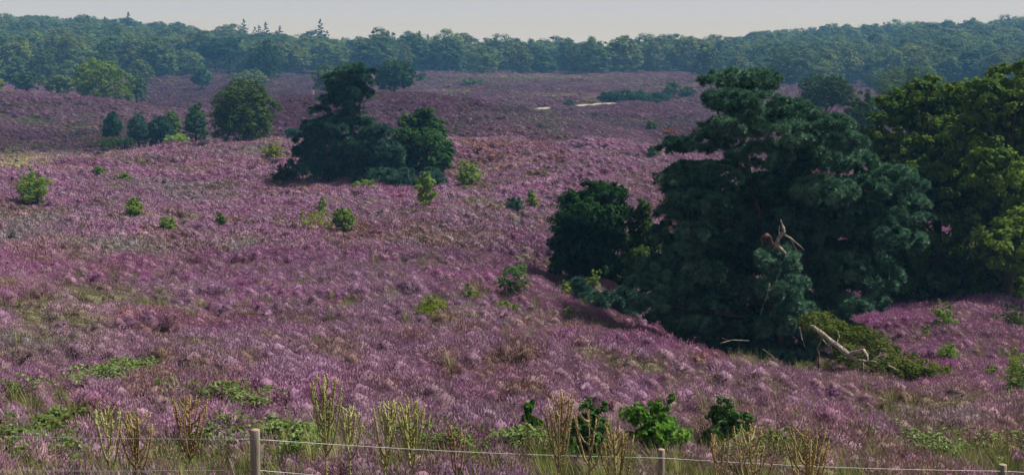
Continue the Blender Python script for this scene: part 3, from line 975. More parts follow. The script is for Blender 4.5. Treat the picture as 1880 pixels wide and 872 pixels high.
# the middle pine and its neighbour
DM = 106.0
base = at(645, DM)
MID = [(650, 133, 32, 14), (618, 147, 24, 12), (668, 150, 18, 12), (636, 164, 34, 13), (665, 172, 20, 9), (606, 185, 26, 9), (586, 203, 18, 8), (640, 190, 26, 10), (630, 215, 30, 10), (572, 232, 24, 9),
       (600, 235, 38, 14), (655, 228, 32, 13), (692, 243, 28, 12), (560, 258, 24, 10), (565, 278, 28, 12), (605, 266, 42, 17), (652, 266, 42, 19), (702, 270, 32, 15), (552, 300, 20, 11), (572, 312, 28, 12), (612, 300, 44, 18),
       (660, 302, 42, 19), (708, 302, 32, 17), (626, 326, 40, 10), (690, 325, 40, 13), (736, 325, 26, 12), (725, 285, 18, 14)]
lob = px_lobes(base, DM, MID, 1.0, 1.6, 12, .82)
make_tree('scots_pine', 'dark pine with a bent top knot and wide skirt in the middle of the heath', 'pine tree', base, lob, M_PINE, M_PBARK, 34, 18, 0.27, 0.2, fill=34, fill_d=1.0, kind='pine', subr=0.26, flat=0.6, nlimb=8, seed=9, inner=.1)
base = at(778, 110)
lob = px_lobes(base, 110, [(780, 215, 22, 16), (755, 228, 24, 18), (795, 235, 24, 20), (745, 255, 26, 22), (785, 262, 34, 24), (815, 275, 20, 20), (755, 285, 32, 22), (800, 298, 30, 20), (740, 300, 20, 20), (770, 312, 36, 14), (822, 295, 14, 14)], 1.0, 1.2, 13)
make_tree('oak_tree', 'bright-edged green oak touching the right side of the middle pine', 'oak tree', base, lob, M_BUSH, M_BARK, 44, 34, 0.22, 0.16, subr=0.3, seed=10, fill=14, fill_d=1)


def lobed_tree(label, cat, px, py0, py1, wpx, d, mat, name='oak_tree', leaf=None, nsub=18, nleaf=22, n=14, kind='leaf', seed=0, group=None, low=-0.97, cone=0.0, bark=None, r0=None, dz=0.0, flat=0.75, subr=.3):
    """round-headed tree whose crown spans photograph rows py0..py1"""
    base = at(px, d)
    top, bot = P(px, py0, d), P(px, py1, d)
    k = d / FPX
    rz = (py1 - py0) * k / 2
    lo = round_lobes(0, 0, (top[2] + bot[2]) / 2 - base[2], wpx * k / 2, wpx * k / 2 * 0.95, rz, n, seed=seed, low=low, cone=cone)
    leaf = leaf or max(0.1, 3.0 * d / 1422)
    leaf *= .8
    nleaf = int(nleaf * 1.35)
    return make_tree(name, label, cat, base, lo, mat, bark or M_BARK, nsub, nleaf, leaf, r0 or max(0.05, rz * 0.07), group, kind=kind, seed=seed, flat=flat, subr=subr)


T = lobed_tree
T('round dense green oak standing alone left of the middle pine', 'oak tree', 450, 148, 270, 130, 152, M_OAK, nsub=34, nleaf=24, n=22, seed=21, leaf=.3)
T('large spreading oak with light green leaves behind the left heather ridge', 'oak tree', 192, 104, 200, 112, 296, M_OAKL, nsub=26, n=18, seed=22, leaf=.5)
T('blue-grey broad bush tucked behind the right side of the spreading oak', 'bush', 255, 126, 192, 44, 345, M_FAR, 'bush', seed=23, nsub=14, leaf=.6)
T('grey-green round bush at the lower left of the far forest', 'bush', 55, 129, 172, 52, 350, M_FAR, 'bush', seed=24, nsub=14, leaf=.6)
T('dark blue-green low bush between the round grey bush and the spreading oak', 'bush', 112, 134, 176, 60, 345, M_FAR, 'bush', seed=25, nsub=14, leaf=.6)
T('light green bush cut by the left edge of the photo on the ridge', 'bush', 0, 140, 168, 30, 300, M_OAKL, 'bush', seed=26, nsub=12, leaf=.5)
T('small lone pine on the open heath in front of the far forest', 'pine tree', 375, 116, 162, 44, 420, M_PINE, 'pine_tree', seed=27, kind='pine', leaf=.8, nsub=12, nleaf=10, cone=.4, flat=.5)
T('tall dark oak at the forest edge above the round lone oak', 'oak tree', 488, 74, 152, 72, 470, M_BUSH, seed=28, leaf=.75, nsub=20)
T('low domed bush on the heath just above the round lone oak', 'bush', 460, 127, 162, 66, 400, M_FAR, 'bush', seed=29, leaf=.6, nsub=14)
T('broad tree mostly hidden behind the top of the middle pine', 'tree', 612, 118, 172, 78, 330, M_FAR, seed=30, leaf=.55, nsub=20)
T('dark round tree on the ridge right of the middle pine top', 'oak tree', 726, 107, 172, 78, 292, M_BUSH, seed=31, leaf=.5, nsub=26, n=18)
T('olive rounded oak seen behind the left shoulder of the tallest pine', 'oak tree', 1515, 137, 205, 115, 190, M_OAK, seed=32, leaf=.34, nsub=26, n=18)
T('lower olive oak between the tallest pine and the large oaks', 'oak tree', 1575, 165, 290, 70, 150, M_OAK, seed=33, leaf=.3, nsub=26)
T('wide hazy green oak rising behind the gap left of the large oaks', 'oak tree', 1665, 117, 205, 150, 260, M_FAR, seed=34, leaf=.45, nsub=26, n=18)
T('blue-green pine low in the gap between the tallest pine and the large oaks', 'pine tree', 1592, 180, 260, 50, 170, M_PINE, 'pine_tree', seed=35, kind='pine', leaf=.4, nsub=16, nleaf=10)
T('dark bushy pine standing leftmost in the thicket left of the round oak', 'pine tree', 209, 208, 254, 40, 190, M_PINE, 'pine_tree', seed=36, kind='pine', leaf=.36, nsub=20, nleaf=12, cone=.35)
T('blue-green pine second from the left in the thicket, with a pointed top', 'pine tree', 256, 207, 268, 46, 186, M_PINEY, 'pine_tree', seed=37, kind='pine', leaf=.34, nsub=20, nleaf=12, cone=.6)
T('wide blue-green pine in the middle of the thicket', 'pine tree', 296, 212, 268, 52, 184, M_PINEY, 'pine_tree', seed=38, kind='pine', leaf=.34, nsub=20, nleaf=12, cone=.3)
T('brownish green birch leaning behind the middle of the thicket', 'birch tree', 318, 197, 262, 44, 192, M_OAKL, 'birch_tree', seed=39, leaf=.24, nsub=18, cone=.5)
T('tall two-toned birch in the thicket against the left side of the round oak', 'birch tree', 361, 190, 262, 54, 190, M_BUSH, 'birch_tree', seed=40, leaf=.28, nsub=20, cone=.3)
T('low green shrub at the foot of the thicket beside the round oak', 'shrub', 325, 246, 270, 56, 178, M_BIRCH, 'shrub', seed=41, leaf=.24, nsub=12, n=8)
T('low dark shrub line at the left foot of the thicket', 'shrub', 215, 252, 272, 90, 184, M_OAK, 'shrub', seed=42, leaf=.26, nsub=12, n=10)
T('small teal shrub right of the round oak at the near crest', 'shrub', 538, 234, 254, 30, 170, M_PINEY, 'shrub', seed=43, leaf=.24, nsub=12, n=8, kind='pine')

# ------------------------------------------------------------ small shrubs and saplings among the heather
def sapling(label, px, py, wpx, hpx, mat, name='sapling', cat='sapling', leaf=None, nsub=9, nleaf=12, shape='oval', group=None, seed=0, stems=3, six=None, kind='leaf', dens=1.0):
    b = hit(px, py)
    d = b[1]
    k = d / FPX
    g = np.random.default_rng(seed + int(px))
    h, r = hpx * k + .12, wpx * k / 2 * 1.12
    n = 12
    L_ = []
    for i in range(n):
        t = (i + .5) / n
        prof = {'oval': math.sin(PI * (0.12 + 0.82 * t)) ** 0.7, 'cone': 1.05 - 0.85 * t, 'flame': math.sin(PI * (0.1 + 0.88 * t) ** 1.25) ** .8, 'loose': 0.9}[shape]
        a = i * 2.4 + g.uniform(-.5, .5)
        rr = r * prof
        q_ = g.uniform(.35, .8)
        w_ = g.uniform(.65, 1.1)
        L_.append([math.cos(a) * rr * q_, math.sin(a) * rr * q_, h * (0.1 + 0.80 * t) + g.uniform(-.06, .06) * h, (rr * .55 + r * .08) * w_, (rr * .55 + r * .08) * w_, (h * 0.11 + r * .08) * w_])
    for i in range(4):      # leading shoots
        a = g.uniform(0, 2 * PI)
        q_ = g.uniform(.1, .7) * r
        L_.append([math.cos(a) * q_, math.sin(a) * q_, h * g.uniform(.84, 1.02), r * .17, r * .17, h * .10])
    lo = np.array(L_)
    t_ = thing(name, label, cat, b, group)
    bag = Bag()
    for s in range(stems):
        e = lo[g.integers(n // 2, n)][:3]
        mid = e * 0.5 + g.normal(0, r * .1, 3)
        bag.tube([[0, 0, -.1], mid * .5, mid, e], np.array([.022, .017, .012, .004]) * max(1, h / 1.3), 5)
    link('stem', bag.mesh('stem', M_BARK, True), t_)
    leaf = leaf or max(0.045, 1.9 * d / 1422)
    nleaf = int(nleaf * 1.7)
    link('foliage', crown_mesh('foliage', mat, lo, max(3, int(nsub * dens)), nleaf, leaf, subr=.42, kind=kind, six=(d < 45 if six is None else six), inner=.35, jit=.6), t_)
    return t_


SP = sapling
SP('feathery light green birch bush near the left edge on the upper slope', 62, 380, 56, 62, M_BIRCH, 'birch_bush', 'bush', shape='oval', seed=1, nsub=16)
SP('small pale green birch bush on the slope right of the left-edge birch bush', 247, 405, 32, 38, M_BIRCH, 'birch_bush', 'bush', shape='flame', seed=2, nsub=13)
SP('low yellow-green bush just right of the small pale birch bush', 307, 426, 34, 22, M_BIRCH, 'bush', 'bush', seed=3)
SP('bright green rounded bush in the middle of the slope below the middle pine', 632, 432, 38, 44, M_BIRCH, 'bush', 'bush', seed=4, nsub=14)
SP('loose yellow-green bramble spreading left of the rounded bright bush', 575, 425, 75, 30, M_YELLOW, 'bramble_bush', 'bramble', shape='loose', seed=5, dens=.5)
SP('upright thin green sprout rising above the yellow-green bramble', 590, 402, 20, 36, M_BIRCH, 'sapling', 'sapling', seed=6, dens=.5)
SP('tall slender young birch at the right foot of the middle pine', 781, 390, 36, 68, M_BIRCH, 'young_birch', 'birch tree', shape='flame', seed=7, nsub=16)
SP('bushy young birch standing right of the slender young birch', 858, 348, 38, 48, M_BIRCH, 'young_birch', 'birch tree', shape='flame', seed=8, nsub=13)
SP('little yellow-green bush on the slope below the bushy young birch', 912, 402, 20, 20, M_YELLOW, 'bush', 'bush', seed=9)
SP('small blue-green bush right of the little yellow-green bush', 945, 395, 28, 26, M_PINEY, 'bush', 'bush', seed=10, kind='pine')
SP('thin pale green sapling right of the small blue-green bush', 977, 386, 18, 30, M_BIRCH, 'sapling', 'sapling', seed=11, dens=.6)
SP('dark green oak sapling alone in the heather left of the dark bushy tree', 940, 553, 58, 60, M_SHRUB, 'oak_sapling', 'sapling', shape='loose', seed=12, nsub=12)
SP('bright yellow-green oak sapling in the middle of the near slope', 790, 597, 52, 46, M_YELLOW, 'oak_sapling', 'sapling', shape='oval', seed=13, dens=.9)
SP('faint pale green sprig left of the lone dark oak sapling', 862, 557, 26, 28, M_BIRCH, 'sapling', 'sapling', seed=14, dens=.4)
SP('sparse pale green seedling below the lone dark oak sapling', 935, 585, 46, 24, M_BIRCH, 'sapling', 'sapling', seed=15, dens=.4)
SP('thin upright green seedling on the slope below the little pine clumps', 1044, 600, 20, 30, M_BIRCH, 'sapling', 'sapling', seed=16, dens=.7)
SP('low yellow-green bushy plant on the crest left of the middle pine', 500, 294, 40, 24, M_YELLOW, 'bush', 'bush', seed=17, dens=.6)
SP('dark green shrub at the left foot of the middle pine', 526, 338, 48, 34, M_OAK, 'shrub', 'shrub', seed=18)
SP('green shrub under the skirt of the middle pine', 668, 354, 40, 20, M_BIRCH, 'shrub', 'shrub', seed=19, dens=.8)
SP('blue-green young pine clump at the right foot of the middle pine', 735, 352, 60, 34, M_PINEY, 'young_pine', 'pine tree', seed=20, kind='pine', leaf=.2, nsub=16)
SP('blue-green young pine clump behind the slender young birch', 796, 348, 42, 32, M_PINEY, 'young_pine', 'pine tree', seed=21, kind='pine', leaf=.2, nsub=14)
SP('tiny green bush on the upper left slope, left of its twin', 181, 325, 22, 16, M_BIRCH, 'bush', 'bush', seed=22)
SP('tiny green bush on the upper left slope, right of its twin', 230, 338, 22, 14, M_BIRCH, 'bush', 'bush', seed=23)
SP('tiny bright yellow bush below the twin tiny green bushes', 172, 372, 14, 9, M_YELLOW, 'bush', 'bush', seed=24, dens=.7)
SP('small olive bush in the heather left of the yellow-green bramble', 404, 418, 18, 22, M_OAKL, 'bush', 'bush', seed=25, dens=.6)
SP('tiny bush with rusty orange leaves left of the dark bushy tree', 935, 459, 20, 9, M_RUST, 'bush', 'bush', seed=26)
SP('tiny rusty bush below the middle pine', 735, 371, 14, 8, M_RUST, 'bush', 'bush', seed=27)
SP('rusty orange bush on the far heath left of the tallest pine', 1228, 250, 22, 10, M_RUST, 'bush', 'bush', seed=28)
SP('small green bush on the far heath above the rusty one', 1196, 243, 20, 17, M_OAK, 'bush', 'bush', seed=29)
SP('small green bush on the crest left of the tallest pine', 1196, 292, 22, 18, M_OAK, 'bush', 'bush', seed=30)
SP('yellow-green sprigs beside the little pine clumps, in front of the dark bushy tree', 1040, 556, 26, 32, M_YELLOW, 'sapling', 'sapling', seed=31, dens=.7)
SP('bright green sprig standing against the shade of the dark bushy tree', 1090, 548, 34, 44, M_BIRCH, 'sapling', 'sapling', seed=32, dens=.6)
SP('leftmost small blue-green pine clump in front of the dark bushy tree', 1062, 560, 50, 38, M_PINEY, 'young_pine', 'pine tree', seed=33, kind='pine', leaf=.16, nsub=12)
SP('lower small blue-green pine clump in front of the dark bushy tree', 1092, 572, 46, 26, M_PINEY, 'young_pine', 'pine tree', seed=34, kind='pine', leaf=.16, nsub=12)
SP('small blue-green pine clump touching the left skirt of the tallest pine', 1145, 588, 54, 50, M_PINEY, 'young_pine', 'pine tree', seed=35, kind='pine', leaf=.16, nsub=12)
SP('upright bright green sapling on the right-hand heather slope under the oaks', 1733, 615, 40, 56, M_BIRCH, 'sapling', 'sapling', seed=36, dens=.8)
SP('bright green sapling below the upright one on the right-hand slope', 1745, 676, 50, 36, M_BIRCH, 'sapling', 'sapling', seed=37, dens=.8)
SP('thin green sapling left of the two bright ones on the right-hand slope', 1697, 640, 24, 34, M_BIRCH, 'sapling', 'sapling', seed=38, dens=.5)
SP('green shrub at the right edge at the foot of the oaks', 1862, 610, 70, 42, M_OAK, 'shrub', 'shrub', seed=39, dens=.8)
SP('tall pale green birch bush cut by the right edge of the photo', 1874, 755, 70, 105, M_BIRCH, 'birch_bush', 'bush', seed=40, nsub=14)
SP('small bright green bush left of the right-edge birch bush', 1818, 705, 26, 26, M_BIRCH, 'bush', 'bush', seed=41)
# by the fence
SP('bright green oak sapling right of centre just behind the fence', 1198, 858, 112, 116, M_BRIGHT, 'oak_sapling', 'sapling', seed=42, nsub=12, leaf=.085, nleaf=11, shape='flame', six=True)
SP('dark green oak sapling behind the fence, right of the bright one', 1332, 842, 78, 88, M_SHRUB, 'oak_sapling', 'sapling', seed=43, nsub=10, leaf=.085, six=True)
SP('dark green leafy bush behind the wire left of the middle fence post', 1078, 862, 96, 104, M_SHRUB, 'bush', 'bush', seed=44, nsub=12, leaf=.08, six=True)
SP('slim bright green oak shoot left of the brown seed stalk by the middle', 972, 830, 42, 72, M_BRIGHT, 'oak_sapling', 'sapling', seed=45, nsub=7, leaf=.085, six=True, dens=.8)
SP('small pale green leafy plant between the seed stalks near the middle', 798, 806, 44, 32, M_BRAMBLE, 'shrub', 'shrub', seed=46, leaf=.06)


# brambles: spreading mats of leaves on arching canes
def bramble(label, px, py, wpx, hpx, mat=None, n=420, leaf=0.07, seed=0, hh=0.30):
    b = hit(px, py)
    k = b[1] / FPX
    g = np.random.default_rng(seed + 500)
    rx = wpx * k / 2
    p1, p2 = hit(px, py - hpx / 2), hit(px, py + hpx / 2)
    ry = max(0.4, (p1[1] - p2[1]) / 2)
    t = thing('bramble_patch', label, 'bramble', b, 'bramble patches near the fence')
    bag = Bag()
    P_ = []
    for c in range(14):
        a = g.uniform(0, 2 * PI); q = math.sqrt(g.uniform(0, 1)) * .7
        x0, y0 = math.cos(a) * q * rx, math.sin(a) * q * ry
        a2 = g.uniform(0, 2 * PI); ln = g.uniform(.5, 1.1)
        path = []
        for s in np.linspace(0, 1, 6):
            x, y = x0 + math.cos(a2) * ln * s, y0 + math.sin(a2) * ln * s
            path.append([x, y, h1(b[0] + x, b[1] + y) - b[2] + 0.12 + hh * 1.6 * math.sin(PI * (0.1 + .85 * s)) * 0.8])
        bag.tube(path, np.linspace(.007, .003, 6), 4)
        path = np.array(path)
        for s in g.uniform(0, 5, n // 28):
            i = int(s); P_.append(path[i] * (1 - s + i) + path[min(i + 1, 5)] * (s - i))
    link('canes', bag.mesh('canes', M_BARK, True), t, kind='stuff')
    P_ = np.array(P_)
    m = n - len(P_)
    a = g.uniform(0, 2 * PI, m); q = np.sqrt(g.uniform(0, 1, m))
    x, y = np.cos(a) * q * rx, np.sin(a) * q * ry
    gate = fbm((b[0] + x) / .5, (b[1] + y) / .5, 61, 2)
    kk = gate > 0.53
    x, y, q, gate = x[kk], y[kk], q[kk], gate[kk]
    z = H(b[0] + x, b[1] + y) - b[2] + 0.18 + hh * gate * (1.25 - 0.5 * q) * g.uniform(.7, 1.1, len(x))
    pos = np.r_[P_, np.c_[x, y, z]]
    pos = np.repeat(pos, 3, axis=0) + g.normal(0, leaf * .55, (len(pos) * 3, 3)) * [1, 1, .6]
    nr = g.normal(0, .45, (len(pos), 3)) + [0, -.25, 1]
    v, f = stamp(LEAF6_V, LEAF6_F, pos, nr, leaf * g.uniform(.65, 1.25, len(pos)))
    link('foliage', mesh_np('foliage', v, f, mat or M_BRAMBLE, {'rnd': np.repeat(g.uniform(0, 1, len(pos)), 6)}), t)


bramble('bramble patch with red tinged leaves, highest on the slope at the lower left', 215, 712, 150, 50, n=650, seed=1)
bramble('dark green bramble patch right below the red tinged one', 325, 755, 150, 44, n=600, seed=2)
bramble('bright green bramble patch above the leftmost fence post', 455, 764, 90, 34, n=420, seed=3)
bramble('bramble patch in the bottom left corner just under the upper wire', 60, 825, 150, 44, n=800, seed=4, leaf=.075)
bramble('bramble patch at the very bottom left under the lower wire', 45, 868, 150, 30, n=600, seed=5, leaf=.075)
bramble('green bramble patch right of the leftmost fence post', 540, 845, 120, 46, n=700, seed=6, leaf=.075)
bramble('bramble patch left of the leftmost fence post', 415, 838, 90, 44, n=500, seed=7, leaf=.075)
bramble('low bramble patch along the fence below the pale leafy plant', 800, 852, 130, 30, n=500, seed=8, leaf=.07)
bramble('low bramble patch between pale seed stalks and middle brown stalk', 945, 850, 120, 34, n=500, seed=9, leaf=.07)
bramble('bramble patch at bottom right of the middle fence post', 1385, 862, 110, 30, n=420, seed=10, leaf=.07)
bramble('small bramble tuft at the left edge above the upper wire', 20, 745, 50, 30, n=160, seed=11, leaf=.07)
bramble('small bramble patch at the bottom right between the last stalk and corner post', 1700, 850, 150, 30, n=380, seed=12, leaf=.07)
bramble('small bright bramble in the bottom right corner beyond the corner post', 1865, 850, 50, 40, n=260, seed=13, leaf=.07)


# the sprawling bilberry-like shrub below the tallest pine
def sprawl():
    d = 37.0
    b = at(1590, d)
    L_ = []
    for (px, py, rx, ry) in [(1505, 600, 40, 16), (1530, 625, 36, 22), (1560, 640, 34, 24), (1590, 640, 34, 28), (1620, 662, 34, 24), (1650, 672, 34, 20), (1685, 684, 34, 16), (1715, 695, 30, 12), (1742, 706, 26, 9), (1700, 698, 34, 12), (1660, 690, 34, 14), (1630, 680, 36, 16), (1600, 680, 40, 12), (1560, 662, 36, 14)]:
        p = P(px, py - 8, d + (660 - py) * .03)
        k = d / FPX
        L_.append([*(p - b), rx * k * 1.1, rx * k * 1.0, ry * k * 1.2])
    lo = np.array(L_)
    t = thing('spreading_shrub', 'low yellow-green leafy shrub sprawling down the slope from the tallest pine, behind the fallen branch', 'shrub', b)
    bag = Bag()
    for q in lo[::2]:
        zg = h1(b[0] + q[0], b[1] + q[1]) - b[2]
        bag.tube([[q[0], q[1], zg - .3], [q[0], q[1], max(q[2], zg + .2)]], [.02, .008], 5)
    link('stems', bag.mesh('stems', M_BARK), t, kind='stuff')
    link('foliage', crown_mesh('foliage', M_BILB, lo, 34, 40, .062, subr=.34, six=True, inner=.2), t)


sprawl()

# ------------------------------------------------------------ dead wood
def wood(name, label, cat, paths, mat, d, group=None):
    """each path: list of photograph x, y, depth offset, radius"""
    b0 = paths[0][0]
    o = P(b0[0], b0[1], d + b0[2])
    bag = Bag()
    for pth in paths:
        pp = [P(q[0], q[1], d + q[2]) - o for q in pth]
        rr = [q[3] * .68 for q in pth]
        # refine with small kinks
        P2, R2 = [], []
        for i in range(len(pp) - 1):
            for s in np.linspace(0, 1, 4)[:-1]:
                j = 0 if (s == 0) else 1
                P2.append(pp[i] * (1 - s) + pp[i + 1] * s + rng.normal(0, rr[i] * .25, 3) * j)
                R2.append((rr[i] * (1 - s) + rr[i + 1] * s) * random.uniform(.75, 1.25))
        P2.append(pp[-1]); R2.append(rr[-1])
        bag.tube(P2, R2, 7)
    me = bag.mesh(name, mat, True)
    return link(name, me, None, o, None, label, cat, group)


wood('broken_branch', 'splintered pale branch stump forking upward on the front of the tallest pine', 'broken branch',
     [[(1452, 480, 3.6, .1), (1438, 462, 1.2, .1), (1426, 450, 0, .10), (1430, 436, 0, .11), (1438, 428, 0, .10), (1437, 415, 0, .05), (1433, 403, 0, .015)],
      [(1438, 430, 0, .07), (1452, 438, -.1, .045), (1463, 447, -.2, .035), (1477, 460, -.3, .012)],
      [(1432, 438, 0, .05), (1430, 424, .05, .02), (1431, 414, .05, .008)], [(1452, 440, -.1, .02), (1461, 456, -.1, .01), (1463, 466, -.1, .006)]], M_DEAD, DB - 4.4)
wood('broken_branch', 'curved reddish-brown dead limb left of the splintered pale branch stump', 'broken branch',
     [[(1400, 452, 0, .05), (1399, 436, 0, .09), (1408, 432, 0, .10), (1414, 438, 0, .09), (1419, 455, 0, .05)]], M_SNAGB, DB - 4.2)
bd = 37.2
wood('fallen_branch', 'bleached fallen branch with twisted fingers lying at the foot of the tallest pine', 'fallen branch',
     [[(1488, 598, 2.5, .06), (1505, 608, 2.2, .075), (1530, 630, 1.5, .09), (1555, 649, .8, .10), (1572, 660, .4, .08), (1577, 668, .2, .05)],
      [(1556, 650, .8, .08), (1572, 646, .5, .09), (1585, 643, .3, .09), (1592, 655, .1, .04), (1594, 662, 0, .02)],
      [(1572, 660, .4, .05), (1590, 664, .2, .06), (1608, 664, 0, .03), (1612, 668, 0, .01)],
      [(1520, 622, 1.7, .03), (1527, 640, 1.4, .03), (1528, 652, 1.2, .012)], [(1500, 606, 2.2, .03), (1512, 625, 2, .02), (1522, 636, 1.8, .01)],
      [(1468, 600, 2.5, .012), (1472, 620, 2.4, .016), (1480, 642, 2.2, .01)], [(1549, 640, .9, .015), (1550, 628, .9, .012), (1560, 637, .8, .006)],
      [(1629, 670, 0, .03), (1640, 675, -.1, .035), (1650, 680, -.2, .012)], [(1585, 664, .2, .018), (1586, 680, 0, .012)], [(1535, 634, 1.3, .03), (1541, 618, 1.4, .022), (1538, 606, 1.5, .01)], [(1600, 664, .1, .03), (1616, 652, .1, .02), (1628, 650, .1, .01)], [(1512, 616, 2, .025), (1500, 640, 1.9, .02), (1506, 655, 1.8, .01)], [(1586, 647, .3, .02), (1598, 648, .2, .01)]], M_DEAD, bd - 1.7)
tw = 38.5
wood('fallen_twig', 'thin bleached twig lying in the shade left of the fallen branch', 'twig', [[(1322, 630, 0, .018), (1345, 624, .1, .02), (1376, 625, .2, .012)], [(1340, 626, 0, .01), (1325, 620, 0, .006)]], M_DEAD, tw)
wood('fallen_twig', 'short pale twig leaning in the shade between the twig and the fallen branch', 'twig', [[(1400, 640, 0, .012), (1410, 647, 0, .015), (1420, 655, 0, .01)]], M_DEAD, tw - 1)
wood('hanging_twig', 'long thin dead twig hanging down the front of the tallest pine', 'twig', [[(1413, 520, 0, .012), (1408, 545, 0, .014), (1400, 562, 0, .012), (1396, 580, 0, .006)]], M_DEAD, DB - 4.6)


def twigs(label, px, py, wpx, hpx, n=10, seed=0):
    b = hit(px, py)
    k = b[1] / FPX
    g = np.random.default_rng(seed)
    bag = Bag()
    for i in range(n):
        a = g.uniform(-1, 1)
        e = np.array([a * wpx * k / 2, g.normal(0, .2), hpx * k * g.uniform(.6, 1) * (1 - .3 * abs(a))])
        m = e * .5 + g.normal(0, .05, 3)
        bag.tube([[0, 0, -.05], m, e], [.016, .012, .005], 4)
        for q in range(2):
            s = m + (e - m) * g.uniform(.1, .6)
            bag.tube([s, s + g.normal(0, .12, 3) + [0, 0, .12]], [.008, .003], 4)
    link('bare_twigs', bag.mesh('bare_twigs', M_TWIG, True), None, b, None, label, 'dead shrub')


twigs('bare bleached twiggy shrub on the slope right of the slender young birch', 872, 392, 56, 24, 12, 1)
twigs('few pale bare twigs standing between slender birch and bleached shrub', 815, 394, 26, 14, 6, 2)


# ------------------------------------------------------------ seed stalks by the fence
def stalk_mesh(h, spread, nb, seed, low=0.42, bare=0.35, tilt=0.0):
    g = np.random.default_rng(seed)
    st, br, pods = Bag(), Bag(), Bag()
    ts = np.linspace(0, 1, 9)
    lean = g.normal(0, .05, 2)
    main = np.c_[lean[0] * ts ** 2 * h, lean[1] * ts ** 2 * h, ts * h]
    st.tube(main, 0.014 * (1 - ts * .75), 6)
    ppos, pdir = [], []

    def cover(path, dens):
        path = np.array(path)
        for i in range(len(path) - 1):
            seg = path[i + 1] - path[i]
            ln = np.linalg.norm(seg)
            for q in range(max(1, int(ln * dens))):
                s = g.uniform(0, 1)
                dd = seg / ln + g.normal(0, .3, 3)
                ppos.append(path[i] + seg * s); pdir.append(dd)
    cover(main[4:], 110)
    for k in range(nb):
        t = bare + (0.96 - bare) * (k / nb) ** 1.1
        a = k * 2.4 + g.uniform(-.5, .5)
        s0 = np.array([np.interp(t, ts, main[:, i]) for i in range(3)])
        ln = spread * (1.25 - 0.75 * t) * g.uniform(.75, 1.15)
        rise = h * ((.97 - t) * g.uniform(.6, .95) + .03)
        pth = [s0 + np.array([math.cos(a) * ln * q ** .65, math.sin(a) * ln * q ** .65, rise * q ** 1.25]) for q in np.linspace(0, 1, 6)]
        br.tube(pth, np.linspace(.013, .007, 6), 5)
        cover(pth, 95)
        if g.uniform() < .45:
            a2 = a + g.uniform(-.8, .8)
            s1 = pth[2]
            pt2 = [s1 + np.array([math.cos(a2) * ln * .4 * q ** .7, math.sin(a2) * ln * .4 * q ** .7, rise * .6 * q]) for q in np.linspace(0, 1, 4)]
            br.tube(pt2, [.005, .004, .004, .003], 4)
            cover(pt2, 100)
    for q in range(40):
        z = g.uniform(.05, bare) * h
        a = g.uniform(0, 2 * PI)
        ppos.append(np.array([0, 0, z])); pdir.append(np.array([math.cos(a), math.sin(a), .3]))
    pv = np.array([[0, 0, 0], [.3, 0, .45], [-.15, .26, .45], [-.15, -.26, .45], [0, 0, 1.0]])
    pf = np.array([[0, 2, 1], [0, 3, 2], [0, 1, 3], [1, 2, 4], [2, 3, 4], [3, 1, 4]])
    v, f = stamp(pv, pf, np.array(ppos), np.array(pdir), g.uniform(.02, .036, len(ppos)))
    pods.add(v, f, np.repeat(g.uniform(0, 1, len(ppos)), 5))
    return st.mesh('stem', M_SEED, True), br.mesh('branch', M_SEED, True), pods.mesh('seed_pods', M_SEED)


def stalk(label, px, ytop, d, spread_px, nb, seed, bare=.35, mat=None):
    x = P(px, 800, d)[0]
    z0 = h1(x, d)
    ztop = P(px, ytop, d)[2]
    h = ztop - z0
    bare += .08
    t = thing('seed_stalk', label, 'dead plant', (x, d, z0), 'dead seed stalks along the fence')
    a, b, c = stalk_mesh(h, spread_px / 2 * 1.25 * d / FPX, max(7, int(nb * .6)), seed, bare=bare)
    for nm, me in (('stem', a), ('branches', b), ('seed_pods', c)):
        if mat:
            me.materials[0] = mat
        link(nm, me, t, kind=None if nm == 'stem' else 'stuff')


M_SEEDB = leaf_mat('brown_seed_stalks', (0.20, 0.13, 0.07), (0.38, 0.26, 0.13), (0.52, 0.41, 0.22), 0.1, 0.7, 3.0)
M_SEEDY = leaf_mat('greenish_seed_stalks', (0.27, 0.25, 0.08), (0.45, 0.44, 0.17), (0.62, 0.61, 0.30), 0.1, 0.7, 3.0)
stalk('tallest olive-yellow seed stalk, first to the right of the leftmost fence post', 597, 690, 16.5, 56, 34, 1, .30, M_SEEDY)
stalk('second seed stalk right of the leftmost fence post, shorter and leaning', 641, 742, 16.8, 44, 22, 2, .34, M_SEEDY)
stalk('fluffy seed stalk with a long pointed tip left of the pale yellow one', 703, 730, 16.4, 46, 30, 3, .28, M_SEEDY)
stalk('pale yellow-green bushy seed stalk left of centre', 757, 732, 16.6, 50, 34, 4, .25, M_SEEDY)
stalk('thin sparse brown seed stalk between the pale yellow and middle brown ones', 838, 772, 16.5, 36, 14, 5, .3, M_SEEDB)
stalk('dense brown seed stalk near the middle beside dark green leaves', 1024, 722, 16.5, 54, 34, 6, .3, M_SEEDB)
stalk('thin dark brown seed stalk right of the dense brown one', 1082, 752, 17.0, 60, 14, 7, .3, M_SEEDB)
stalk('broad yellow-brown seed stalk left of the middle fence post', 1136, 780, 16.2, 54, 26, 8, .2, M_SEED)
stalk('pale brown seed stalk right of the dark green oak sapling', 1385, 780, 16.8, 66, 22, 9, .2, M_SEED)
stalk('thin brown seed stalk between middle fence post and pale brown stalk', 1322, 795, 16.2, 40, 12, 10, .3, M_SEEDB)
stalk('wide fan-shaped ochre seed stalk at the lower right', 1484, 785, 16.6, 74, 40, 11, .12, M_SEED)
stalk('leftmost slim yellowish seed stalk at the lower left', 198, 748, 16.2, 44, 20, 12, .3, M_SEEDY)
stalk('twin-topped yellowish seed stalk right of the leftmost one', 245, 752, 16.0, 60, 30, 13, .25, M_SEED)
